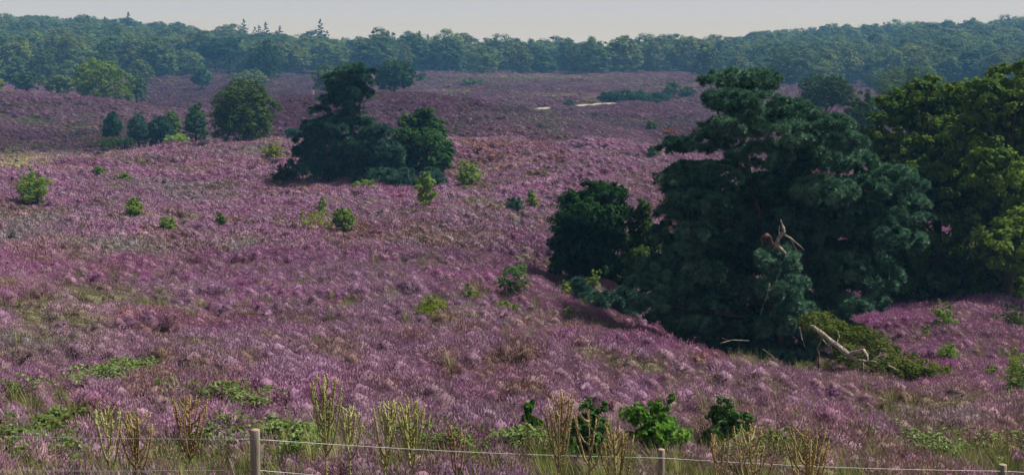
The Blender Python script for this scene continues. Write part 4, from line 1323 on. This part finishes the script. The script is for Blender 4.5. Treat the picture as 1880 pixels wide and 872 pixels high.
stalk('dark brown seed stalk left of the leftmost fence post', 346, 725, 17.2, 60, 36, 14, .3, M_SEEDB)


def twinkle(label, px, py, wpx, hpx, seed):
    """tall thin stems with fluffy white seed heads"""
    b = hit(px, py)
    k = b[1] / FPX
    g = np.random.default_rng(seed)
    t = thing('white_seedhead_plant', label, 'wild flower', b, 'thin plants with white seed heads')
    bag = Bag(); pos = []
    for i in range(9):
        e = np.array([g.uniform(-.5, .5) * wpx * k, g.normal(0, .1), hpx * k * g.uniform(.65, 1)])
        bag.tube([[e[0] * .3, 0, -.05], e * [.6, .6, .5], e], [.004, .003, .002], 4)
        for q in range(5):
            pos.append(e + g.normal(0, .035, 3))
    link('stems', bag.mesh('stems', M_OAK), t, kind='stuff')
    pos = np.array(pos)
    v, f = stamp(LEAF6_V, LEAF6_F, pos, g.normal(size=pos.shape), g.uniform(.018, .034, len(pos)))
    v2, f2 = stamp(LEAF6_V, LEAF6_F, pos, g.normal(size=pos.shape), g.uniform(.018, .034, len(pos)))
    bg_ = Bag(); bg_.add(v, f, np.repeat(g.uniform(0, 1, len(pos)), 6)); bg_.add(v2, f2, np.repeat(g.uniform(0, 1, len(pos)), 6))
    link('seed_heads', bg_.mesh('seed_heads', M_FLUFF), t, kind='stuff')


M_FLUFF = leaf_mat('seed_fluff', (0.55, 0.55, 0.48), (0.68, 0.68, 0.62), (0.8, 0.8, 0.76), 0.3)
for args in [('white seed heads above the bright green oak sapling', 1205, 800, 60, 70), ('white seed heads behind the dense brown seed stalk', 1062, 790, 60, 60), ('white seed heads near the edge of the green hollow right of centre', 1085, 720, 34, 22),
             ('white seed heads above the dark green oak sapling', 1322, 790, 50, 74), ('white seed heads beside the pale yellow seed stalk', 772, 765, 14, 30), ('white seed heads above the slim bright oak shoot', 860, 775, 30, 16),
             ('scattered white seed heads left of the oak saplings behind the fence', 1150, 790, 50, 50)]:
    twinkle(*args, seed=int(args[1]))


# ------------------------------------------------------------ the fence
def fence():
    posts = [(-330, 760, 14.2, .06), (466, 788, 14.5, .052), (1215, 824, 18.0, .046), (1840, 852, 18.6, .055)]
    o = P(466, 788, 14.5)
    o = np.array([o[0], o[1], h1(o[0], o[1])])
    t = thing('fence', 'wire fence with weathered round wooden posts crossing the bottom of the photo', 'fence', o)
    tops = []
    for i, (px, py, d, r) in enumerate(posts):
        p = P(px, py, d)
        tops.append(p)
        zb = min(h1(p[0], p[1]) - .4, p[2] - 1.1)
        g = np.random.default_rng(i)
        n = 14
        ang = np.arange(n) * 2 * PI / n
        prof = 1 + g.uniform(-.05, .05, n)
        if i == 1:
            prof = prof * np.where(np.cos(ang - 4.2) > .75, .86, 1)
        v, f = [], []
        lev = np.linspace(zb, p[2] - .008, 9)
        for k, z in enumerate(lev):
            for a, q in zip(ang, prof):
                rr = r * q * (1 + .015 * math.sin(z * 9 + a * 3))
                v.append([p[0] - o[0] + math.cos(a) * rr + .012 * (z - zb) * (i % 2 - .5), p[1] - o[1] + math.sin(a) * rr, z - o[2]])
        for a, q in zip(ang, prof):
            v.append([p[0] - o[0] + math.cos(a) * r * q * .9 + .012 * (p[2] - zb) * (i % 2 - .5), p[1] - o[1] + math.sin(a) * r * q * .9, p[2] - o[2]])
        v.append([p[0] - o[0] + .012 * (p[2] - zb) * (i % 2 - .5), p[1] - o[1], p[2] - o[2] + .003])
        v = np.array(v)
        m = len(lev) + 1
        i0 = np.arange(m - 1)[:, None] * n
        j = np.arange(n)[None]
        j2 = (j + 1) % n
        q4 = np.stack([i0 + j, i0 + j2, i0 + n + j2, i0 + n + j], 2).reshape(-1, 4)
        k = np.arange(n)
        t3 = np.c_[(m - 1) * n + k, (m - 1) * n + (k + 1) % n, np.full(n, m * n)]
        me = mesh_np('post', v, [q4, t3], mats=[M_POST, M_POSTEND], fmat=[0] * len(q4) + [1] * len(t3))
        link('post', me, t)
    for k, (y0, y1, y2, y3) in enumerate([(783, 803, 838, 862), (850, 859, 908, 935)]):
        b = Bag()
        ends = [P(px, y, d) for (px, _, d, _), y in zip(posts, (y0, y1, y2, y3))] + [P(2300, y3 + 12, 19)]
        pth = []
        for i in range(len(ends) - 1):
            for s in np.linspace(0, 1, 13)[:-1]:
                q = ends[i] * (1 - s) + ends[i + 1] * s - o
                q[2] -= .035 * math.sin(PI * s)
                q[1] -= .055
                pth.append(q)
        b.tube(pth, np.full(len(pth), .0026), 6)
        link('wire', b.mesh('wire', M_WIRE, True), t)


fence()


# ------------------------------------------------------------ tracks
def track(name, label, pix, wd):
    c = [hit(px, py, 200) for px, py in pix]
    c = np.array(c)
    s = np.linspace(0, len(c) - 1, 40)
    c = np.c_[[np.interp(s, np.arange(len(c)), c[:, i]) for i in range(3)]].T
    t = np.gradient(c[:, :2], axis=0); t /= np.linalg.norm(t, axis=1, keepdims=True)
    nrm = np.c_[-t[:, 1], t[:, 0]]
    v = []
    for i in range(len(c)):
        for q in (-1, -.5, 0, .5, 1):
            ww_ = wd * (.7 + .6 * float(vnoise(i * .35, q * 2 + 3)))
            xx, yy = c[i, 0] + nrm[i, 0] * q * ww_, c[i, 1] + nrm[i, 1] * q * ww_
            v.append([xx, yy, h1(xx, yy) + (.12 if abs(q) < 1 else -.2)])
    f = np.array([[i * 5 + j, i * 5 + j + 1, i * 5 + j + 6, i * 5 + j + 5] for i in range(len(c) - 1) for j in range(4)])
    link(name, mesh_np(name, np.array(v), f, M_SAND, smooth=True), None, None, 'structure', label)


track('sand_path', 'pale sandy path on the far heath', [(985, 201), (1000, 200), (1018, 198.5)], 1.7)
track('sand_path', 'pale sandy path on the far heath, right stretch', [(1036, 197), (1070, 194), (1100, 192), (1132, 190)], 1.7)
track('sand_path', 'pale path along the forest edge', [(520, 146), (550, 145), (578, 145)], 2.5)

SP('dark low bush beside the sandy path on the far heath', 1044, 199, 22, 13, M_OAK, 'bush', 'bush', seed=51)
SP('grey-green round bush at the right end of the dark scrub on the far heath', 1233, 182, 26, 30, M_FAR, 'bush', 'bush', seed=52)
SP('dark bush right of the round bush on the far heath', 1262, 184, 34, 18, M_OAK, 'bush', 'bush', seed=53)
SP('grey low bush on the far heath near the forest, left of the path', 868, 160, 36, 12, M_FAR, 'bush', 'bush', seed=54)
SP('small dark bush beside the round tree on the ridge', 774, 152, 14, 16, M_FAR, 'bush', 'bush', seed=55)
for i, (px, py, wx, hy, lb) in enumerate([(1118, 186, 36, 14, 'leftmost clump of the dark low scrub on the far heath'), (1145, 189, 46, 20, 'second clump from the left of the dark low scrub on the far heath'),
                                          (1175, 190, 46, 20, 'third clump of the dark low scrub on the far heath'), (1205, 189, 40, 16, 'fourth clump of the dark low scrub on the far heath')]):
    SP(lb, px, py, wx, hy, M_BUSH, 'scrub', 'bush', seed=60 + i, group='dark scrub on the far heath')


# ------------------------------------------------------------ the walker
def walker():
    b = hit(584, 175, 240)
    d = 292.0
    b = at(577, 268)
    t = thing('person', 'walker in white clothes with dark hair on the ridge left of the middle pine', 'person', b)
    M_WHITE = plain_mat('white_cloth', (0.7, 0.7, 0.7), (0.82, 0.82, 0.82), 3)
    M_SKIN = plain_mat('skin', (0.45, 0.28, 0.2), (0.5, 0.32, 0.24), 3)
    M_HAIR = plain_mat('dark_hair', (0.02, 0.015, 0.01), (0.04, 0.03, 0.02), 8)

    def skin(name, vs, es, rad, mat, lv=1):
        me = bpy.data.meshes.new(name)
        me.from_pydata(vs, es, [])
        me.materials.append(mat)
        o = link(name, me, t)
        sm = o.modifiers.new('skin', 'SKIN')
        for i, r in enumerate(rad):
            me.skin_vertices[0].data[i].radius = (r, r * .85)
        me.skin_vertices[0].data[0].use_root = True
        ss = o.modifiers.new('sub', 'SUBSURF'); ss.levels = lv; ss.render_levels = lv
        return o

    def body():
        me_v = [(0, 0, .95), (0, 0, 1.15), (0, 0, 1.40), (0, 0, 1.5), (0, -.01, 1.60), (0, -.01, 1.72)]
        rad = [.13, .12, .13, .05, .09, .07]
        es = [(0, 1), (1, 2), (2, 3), (3, 4), (4, 5)]
        for sx, st in ((1, .16), (-1, -.12)):
            k = len(me_v)
            me_v += [(sx * .09, 0, .9), (sx * .1, st * .5, .5), (sx * .1, st * .8, .09), (sx * .1, st * .8 - .14, .04)]
            rad += [.085, .06, .045, .035]
            es += [(0, k), (k, k + 1), (k + 1, k + 2), (k + 2, k + 3)]
            k = len(me_v)
            me_v += [(sx * .19, 0, 1.38), (sx * .24, .04, 1.1), (sx * .24, -.08, .86), (sx * .24, -.12, .78)]
            rad += [.055, .042, .03, .035]
            es += [(2, k), (k, k + 1), (k + 1, k + 2), (k + 2, k + 3)]
            h = k + 3
            for q in range(4):
                k = len(me_v)
                me_v += [(sx * .24, -.16 + q * .02, .73), (sx * .235, -.17 + q * .02, .69 + .006 * q)]
                rad += [.009, .007]
                es += [(h, k), (k, k + 1)]
            k = len(me_v)
            me_v += [(sx * .215, -.15, .76), (sx * .21, -.165, .73)]
            rad += [.011, .009]
            es += [(h, k), (k, k + 1)]
        return me_v, es, rad
    v, e, r = body()
    skin('body', v, e, r, M_SKIN)
    skin('shirt', [(0, 0, .92), (0, 0, 1.15), (0, 0, 1.38), (.19, 0, 1.39), (.25, .04, 1.12), (-.19, 0, 1.39), (-.25, .04, 1.12)], [(0, 1), (1, 2), (2, 3), (3, 4), (2, 5), (5, 6)], [.17, .15, .155, .07, .06, .07, .06], M_WHITE)
    skin('trousers', [(0, 0, .95), (.095, 0, .86), (.1, .08, .5), (.1, .13, .14), (-.095, 0, .86), (-.1, -.06, .5), (-.1, -.1, .14)], [(0, 1), (1, 2), (2, 3), (0, 4), (4, 5), (5, 6)], [.15, .11, .085, .07, .11, .085, .07], M_WHITE)
    skin('hair', [(0, .03, 1.66), (0, .02, 1.76)], [(0, 1)], [.1, .075], M_HAIR)


walker()


# ------------------------------------------------------------ the far forest
def forest():
    protos = []
    for i in range(7):     # broadleaf: crown down to near the ground at the edge
        g = np.random.default_rng(700 + i)
        h = 15.0
        lo = round_lobes(0, 0, h * .50, 5.4 * g.uniform(.85, 1.2), 5.4, h * .50, (12, 16, 9, 14, 20, 11, 15)[i], lr=(.56, .5, .62, .5, .42, .6, .5)[i], seed=700 + i, cone=(0, .3, .1, .45, .15, .2, 0)[i], low=-.98)
        tr = limb_bag(None, lo, .3, .3, 5, sides=6, seed=i).mesh('trunk', M_BARK, True)
        cr = crown_mesh('crown', (M_FAR, M_FAR2, M_FAR, M_FAR3, M_FAR2, M_FAR, M_FAR3)[i], lo, 22, 30, .62, subr=.34, flat=.95, inner=.12, jit=.2)
        protos.append(('broadleaf_tree', tr, cr))
    for i in range(2):     # pines with high flat tops
        g = np.random.default_rng(720 + i)
        lo = []
        for k in range(11):
            a = k * 2.4
            q = g.uniform(.8, 2.8)
            lo.append([math.cos(a) * q, math.sin(a) * q, 8 + k * .62, 1.9, 1.9, .9])
        lo = np.array(lo)
        tr = limb_bag(None, lo, .25, .4, 8, sides=6, seed=i).mesh('trunk', M_PBARK, True)
        cr = crown_mesh('crown', M_PINE, lo, 12, 9, 1.0, subr=.36, flat=.5, inner=.2, kind='pine')
        protos.append(('pine_tree', tr, cr))
    for i in range(2):     # pointed conifers
        g = np.random.default_rng(740 + i)
        lo = []
        for k in range(26):
            t_ = k / 25
            r = 4.6 * (1 - t_) ** .8 + .2
            a = k * 2.4
            lo.append([math.cos(a) * r * .55, math.sin(a) * r * .55, 4 + 14 * t_ ** 1.05, r * .55, r * .55, .5])
        lo = np.array(lo)
        tr = limb_bag(None, lo, .22, .4, 8, sides=6, seed=i).mesh('trunk', M_BARK, True)
        cr = crown_mesh('crown', M_SPRUCE, lo, 8, 10, .75, subr=.5, flat=.4, inner=.2)
        protos.append(('conifer', tr, cr))

    trees = []   # (px, d, height, width scale, proto index, row)

    def row(x0, x1, d0, d1, h0, h1_, step, rowname, kinds=(0, 1, 2, 3, 4, 5, 6), gaps=()):
        x = x0
        while x < x1:
            d = random.uniform(d0, d1)
            hgt = random.uniform(h0 * .82, h1_ * 1.04)
            if not any(a < x < b for a, b in gaps):
                trees.append([x, d, hgt, random.uniform(1.0, 1.9), random.choice(kinds), rowname])
            x += step * 1.35 * random.uniform(.6, 1.5) * 560 / d
    B = (0, 1, 2, 3, 4, 5, 6)
    # forest edge
    row(-40, 300, 420, 470, 10, 13, 36, 'front row', B)
    row(300, 345, 500, 520, 12, 15, 30, 'front row', B)
    row(350, 440, 540, 560, 14, 16, 26, 'front row', (7, 8, 7, 8, 2))
    row(440, 760, 545, 570, 13, 16, 36, 'front row', B)
    row(760, 1300, 550, 580, 13.5, 16, 38, 'front row', B)
    row(1300, 1480, 500, 530, 10, 13.5, 34, 'front row', B)
    row(1450, 1720, 420, 450, 9, 12, 40, 'front row', B)
    row(1600, 1950, 450, 500, 11, 13, 38, 'front row', B)
    # second rows
    row(-60, 320, 500, 530, 13, 15, 36, 'second row', B)
    row(320, 760, 600, 640, 15, 17, 38, 'second row', B + (7,))
    row(760, 1330, 610, 650, 15, 16.5, 38, 'second row', B)
    row(1280, 1500, 560, 600, 12, 15, 34, 'second row', B)
    row(1480, 1950, 540, 580, 12, 15, 36, 'second row', B)
    # rising slopes
    for d0, nm in ((590, 'third row'), (650, 'fourth row'), (710, 'fifth row'), (780, 'sixth row')):
        row(-60, 360 if d0 > 600 else 420, d0, d0 + 40, 14, 16.5, 34, nm, B)
        row(1400, 1960, d0 + 20, d0 + 60, 13, 16, 34, nm, B)
    row(-60, 500, 850, 880, 14, 17, 34, 'hilltop row', B)
    row(1380, 1960, 860, 900, 14, 17, 36, 'hilltop row', B)
    row(420, 760, 700, 740, 15, 17, 38, 'third row', B)
    row(900, 1400, 700, 740, 14, 16, 40, 'third row', B)
    # pointed conifers that break the skyline
    for px, d, hh in ((165, 800, 20), (197, 810, 19), (215, 800, 18), (240, 790, 23), (450, 760, 23), (470, 765, 19), (478, 770, 20), (490, 760, 22), (516, 770, 20), (590, 740, 25), (602, 745, 19), (713, 740, 20), (722, 742, 19), (771, 700, 20), (786, 705, 18)):
        trees.append([px, d, hh * .88, 1.0, random.choice((9, 10)), 'skyline'])
    # far backdrop of trees, too many to tell apart
    print('forest trees', len(trees))
    land = [(20, 'the left edge'), (190, 'the spreading oak'), (375, 'the small lone pine'), (488, 'the tall dark oak'), (650, 'the middle pine'), (726, 'the dark round ridge tree'), (868, 'the grey low bush'),
            (1040, 'the sandy path'), (1175, 'the dark scrub'), (1370, 'the tallest pine'), (1530, 'the olive rounded oak'), (1665, 'the wide hazy oak'), (1840, 'the large oak at the right edge')]
    H_ = 15.0
    info = []
    for T_ in trees:
        px, d, hh, ws, k, rw = T_
        x = P(px, 150, d)[0]
        z = h1(x, d)
        info.append((px, d, hh, ws, k, rw, x, z))
    # show the nearest ones singly, the rest as one mass
    order = sorted(range(len(info)), key=lambda i: -(info[i][2] / info[i][1]) - (1 if info[i][5] in ('skyline', 'front row') else 0))
    single = set(order[:290])
    cells = {}
    for i in single:
        lm = min(land, key=lambda l: abs(l[0] - info[i][0]))[1]
        cells.setdefault((info[i][5], lm, protos[info[i][4]][0]), []).append(i)
    ordn = ['leftmost', 'second', 'third', 'fourth', 'fifth', 'sixth', 'seventh', 'eighth', 'ninth', 'tenth']
    kindw = {'broadleaf_tree': 'broadleaf tree', 'pine_tree': 'flat-topped pine', 'conifer': 'pointed conifer'}
    first = {}
    for (rw, lm, nm), ids in cells.items():
        ids.sort(key=lambda i: info[i][0])
        for q, i in enumerate(ids):
            px, d, hh, ws, k, _, x, z = info[i]
            one = '' if len(ids) == 1 else ordn[min(q, 9)] + ' '
            place = 'on skyline' if rw == 'skyline' else 'on hilltop' if rw == 'hilltop row' else 'in forest ' + rw
            lab = f'{one}hazy {kindw[nm]} {place}, above {lm}'.strip()
            base_h = 15.0 if nm != 'conifer' else 18.0
            sc = hh / base_h
            ws_ = sc * ws
            cat = 'tree' if nm == 'broadleaf_tree' else 'pine tree' if nm == 'pine_tree' else 'conifer'
            if k not in first:
                t = thing(nm, lab, cat, (x, d, z - .3), 'trees of the far forest', random.uniform(0, 6.28), (ws_, ws_, sc))
                link('trunk', protos[k][1], t)
                link('crown', protos[k][2], t)
                first[k] = t
            else:
                copy_thing(first[k], lab, (x, d, z - .3), random.uniform(0, 6.28), (ws_, ws_, sc))
    rest = [info[i] for i in range(len(info)) if i not in single]
    # fill behind: deep rows on the slopes
    extra = []
    for q in range(1100):
        px = random.uniform(-150, 2050); d = random.uniform(480, 1150)
        if d < 620 and 300 < px < 1420:
            d += 150
        if 340 < px < 1400 and d < 660:
            continue
        x = P(px, 150, d)[0]
        hh = random.uniform(12, 15.5)
        if 330 < px < 1380:
            hh = random.uniform(10, 13)
        extra.append((px, d, hh, random.uniform(1.1, 1.5), random.randint(0, 6), '', x, h1(x, d)))
    rest += extra
    src = []
    for nm, tr, cr in protos:
        src.append(cr)
    pos = np.array([[r[6], r[1], r[7] - .3] for r in rest])
    scl = np.array([[r[2] / (15 if r[4] < 9 else 18) * r[3]] * 2 + [r[2] / (15 if r[4] < 9 else 18)] for r in rest])
    rot = np.c_[np.zeros(len(rest)), np.zeros(len(rest)), rng.uniform(0, 6.28, len(rest))]
    scatter('forest', pos, rot, scl, [r[4] for r in rest], src, {}, 'hazy mass of forest crowns behind the separate trees')


forest()

# ------------------------------------------------------------ haze
def haze():
    m, N, L = newmat('haze_air')
    o = N.new('ShaderNodeOutputMaterial')
    v = N.new('ShaderNodeVolumePrincipled')
    v.inputs['Color'].default_value = (*HAZE_C, 1)
    v.inputs['Density'].default_value = HAZE_D
    v.inputs['Anisotropy'].default_value = 0.0
    v.inputs['Absorption Color'].default_value = (1, 1, 1, 1)
    L.new(v.outputs[0], o.inputs['Volume'])
    R, z0, z1 = 3100.0, -34.0, 34.0
    vs = np.array([[x, y, z] for z in (z0, z1) for x, y in ((-R, -R), (R, -R), (R, R), (-R, R))])
    f = np.array([[3, 2, 1, 0], [4, 5, 6, 7], [0, 1, 5, 4], [1, 2, 6, 5], [2, 3, 7, 6], [3, 0, 4, 7]])
    link('haze', mesh_np('haze', vs, f, m), kind='stuff', label='thin bluish haze over the distant heath and forest')


haze()
print('unique tris', sum(len(m.polygons) for m in bpy.data.meshes))
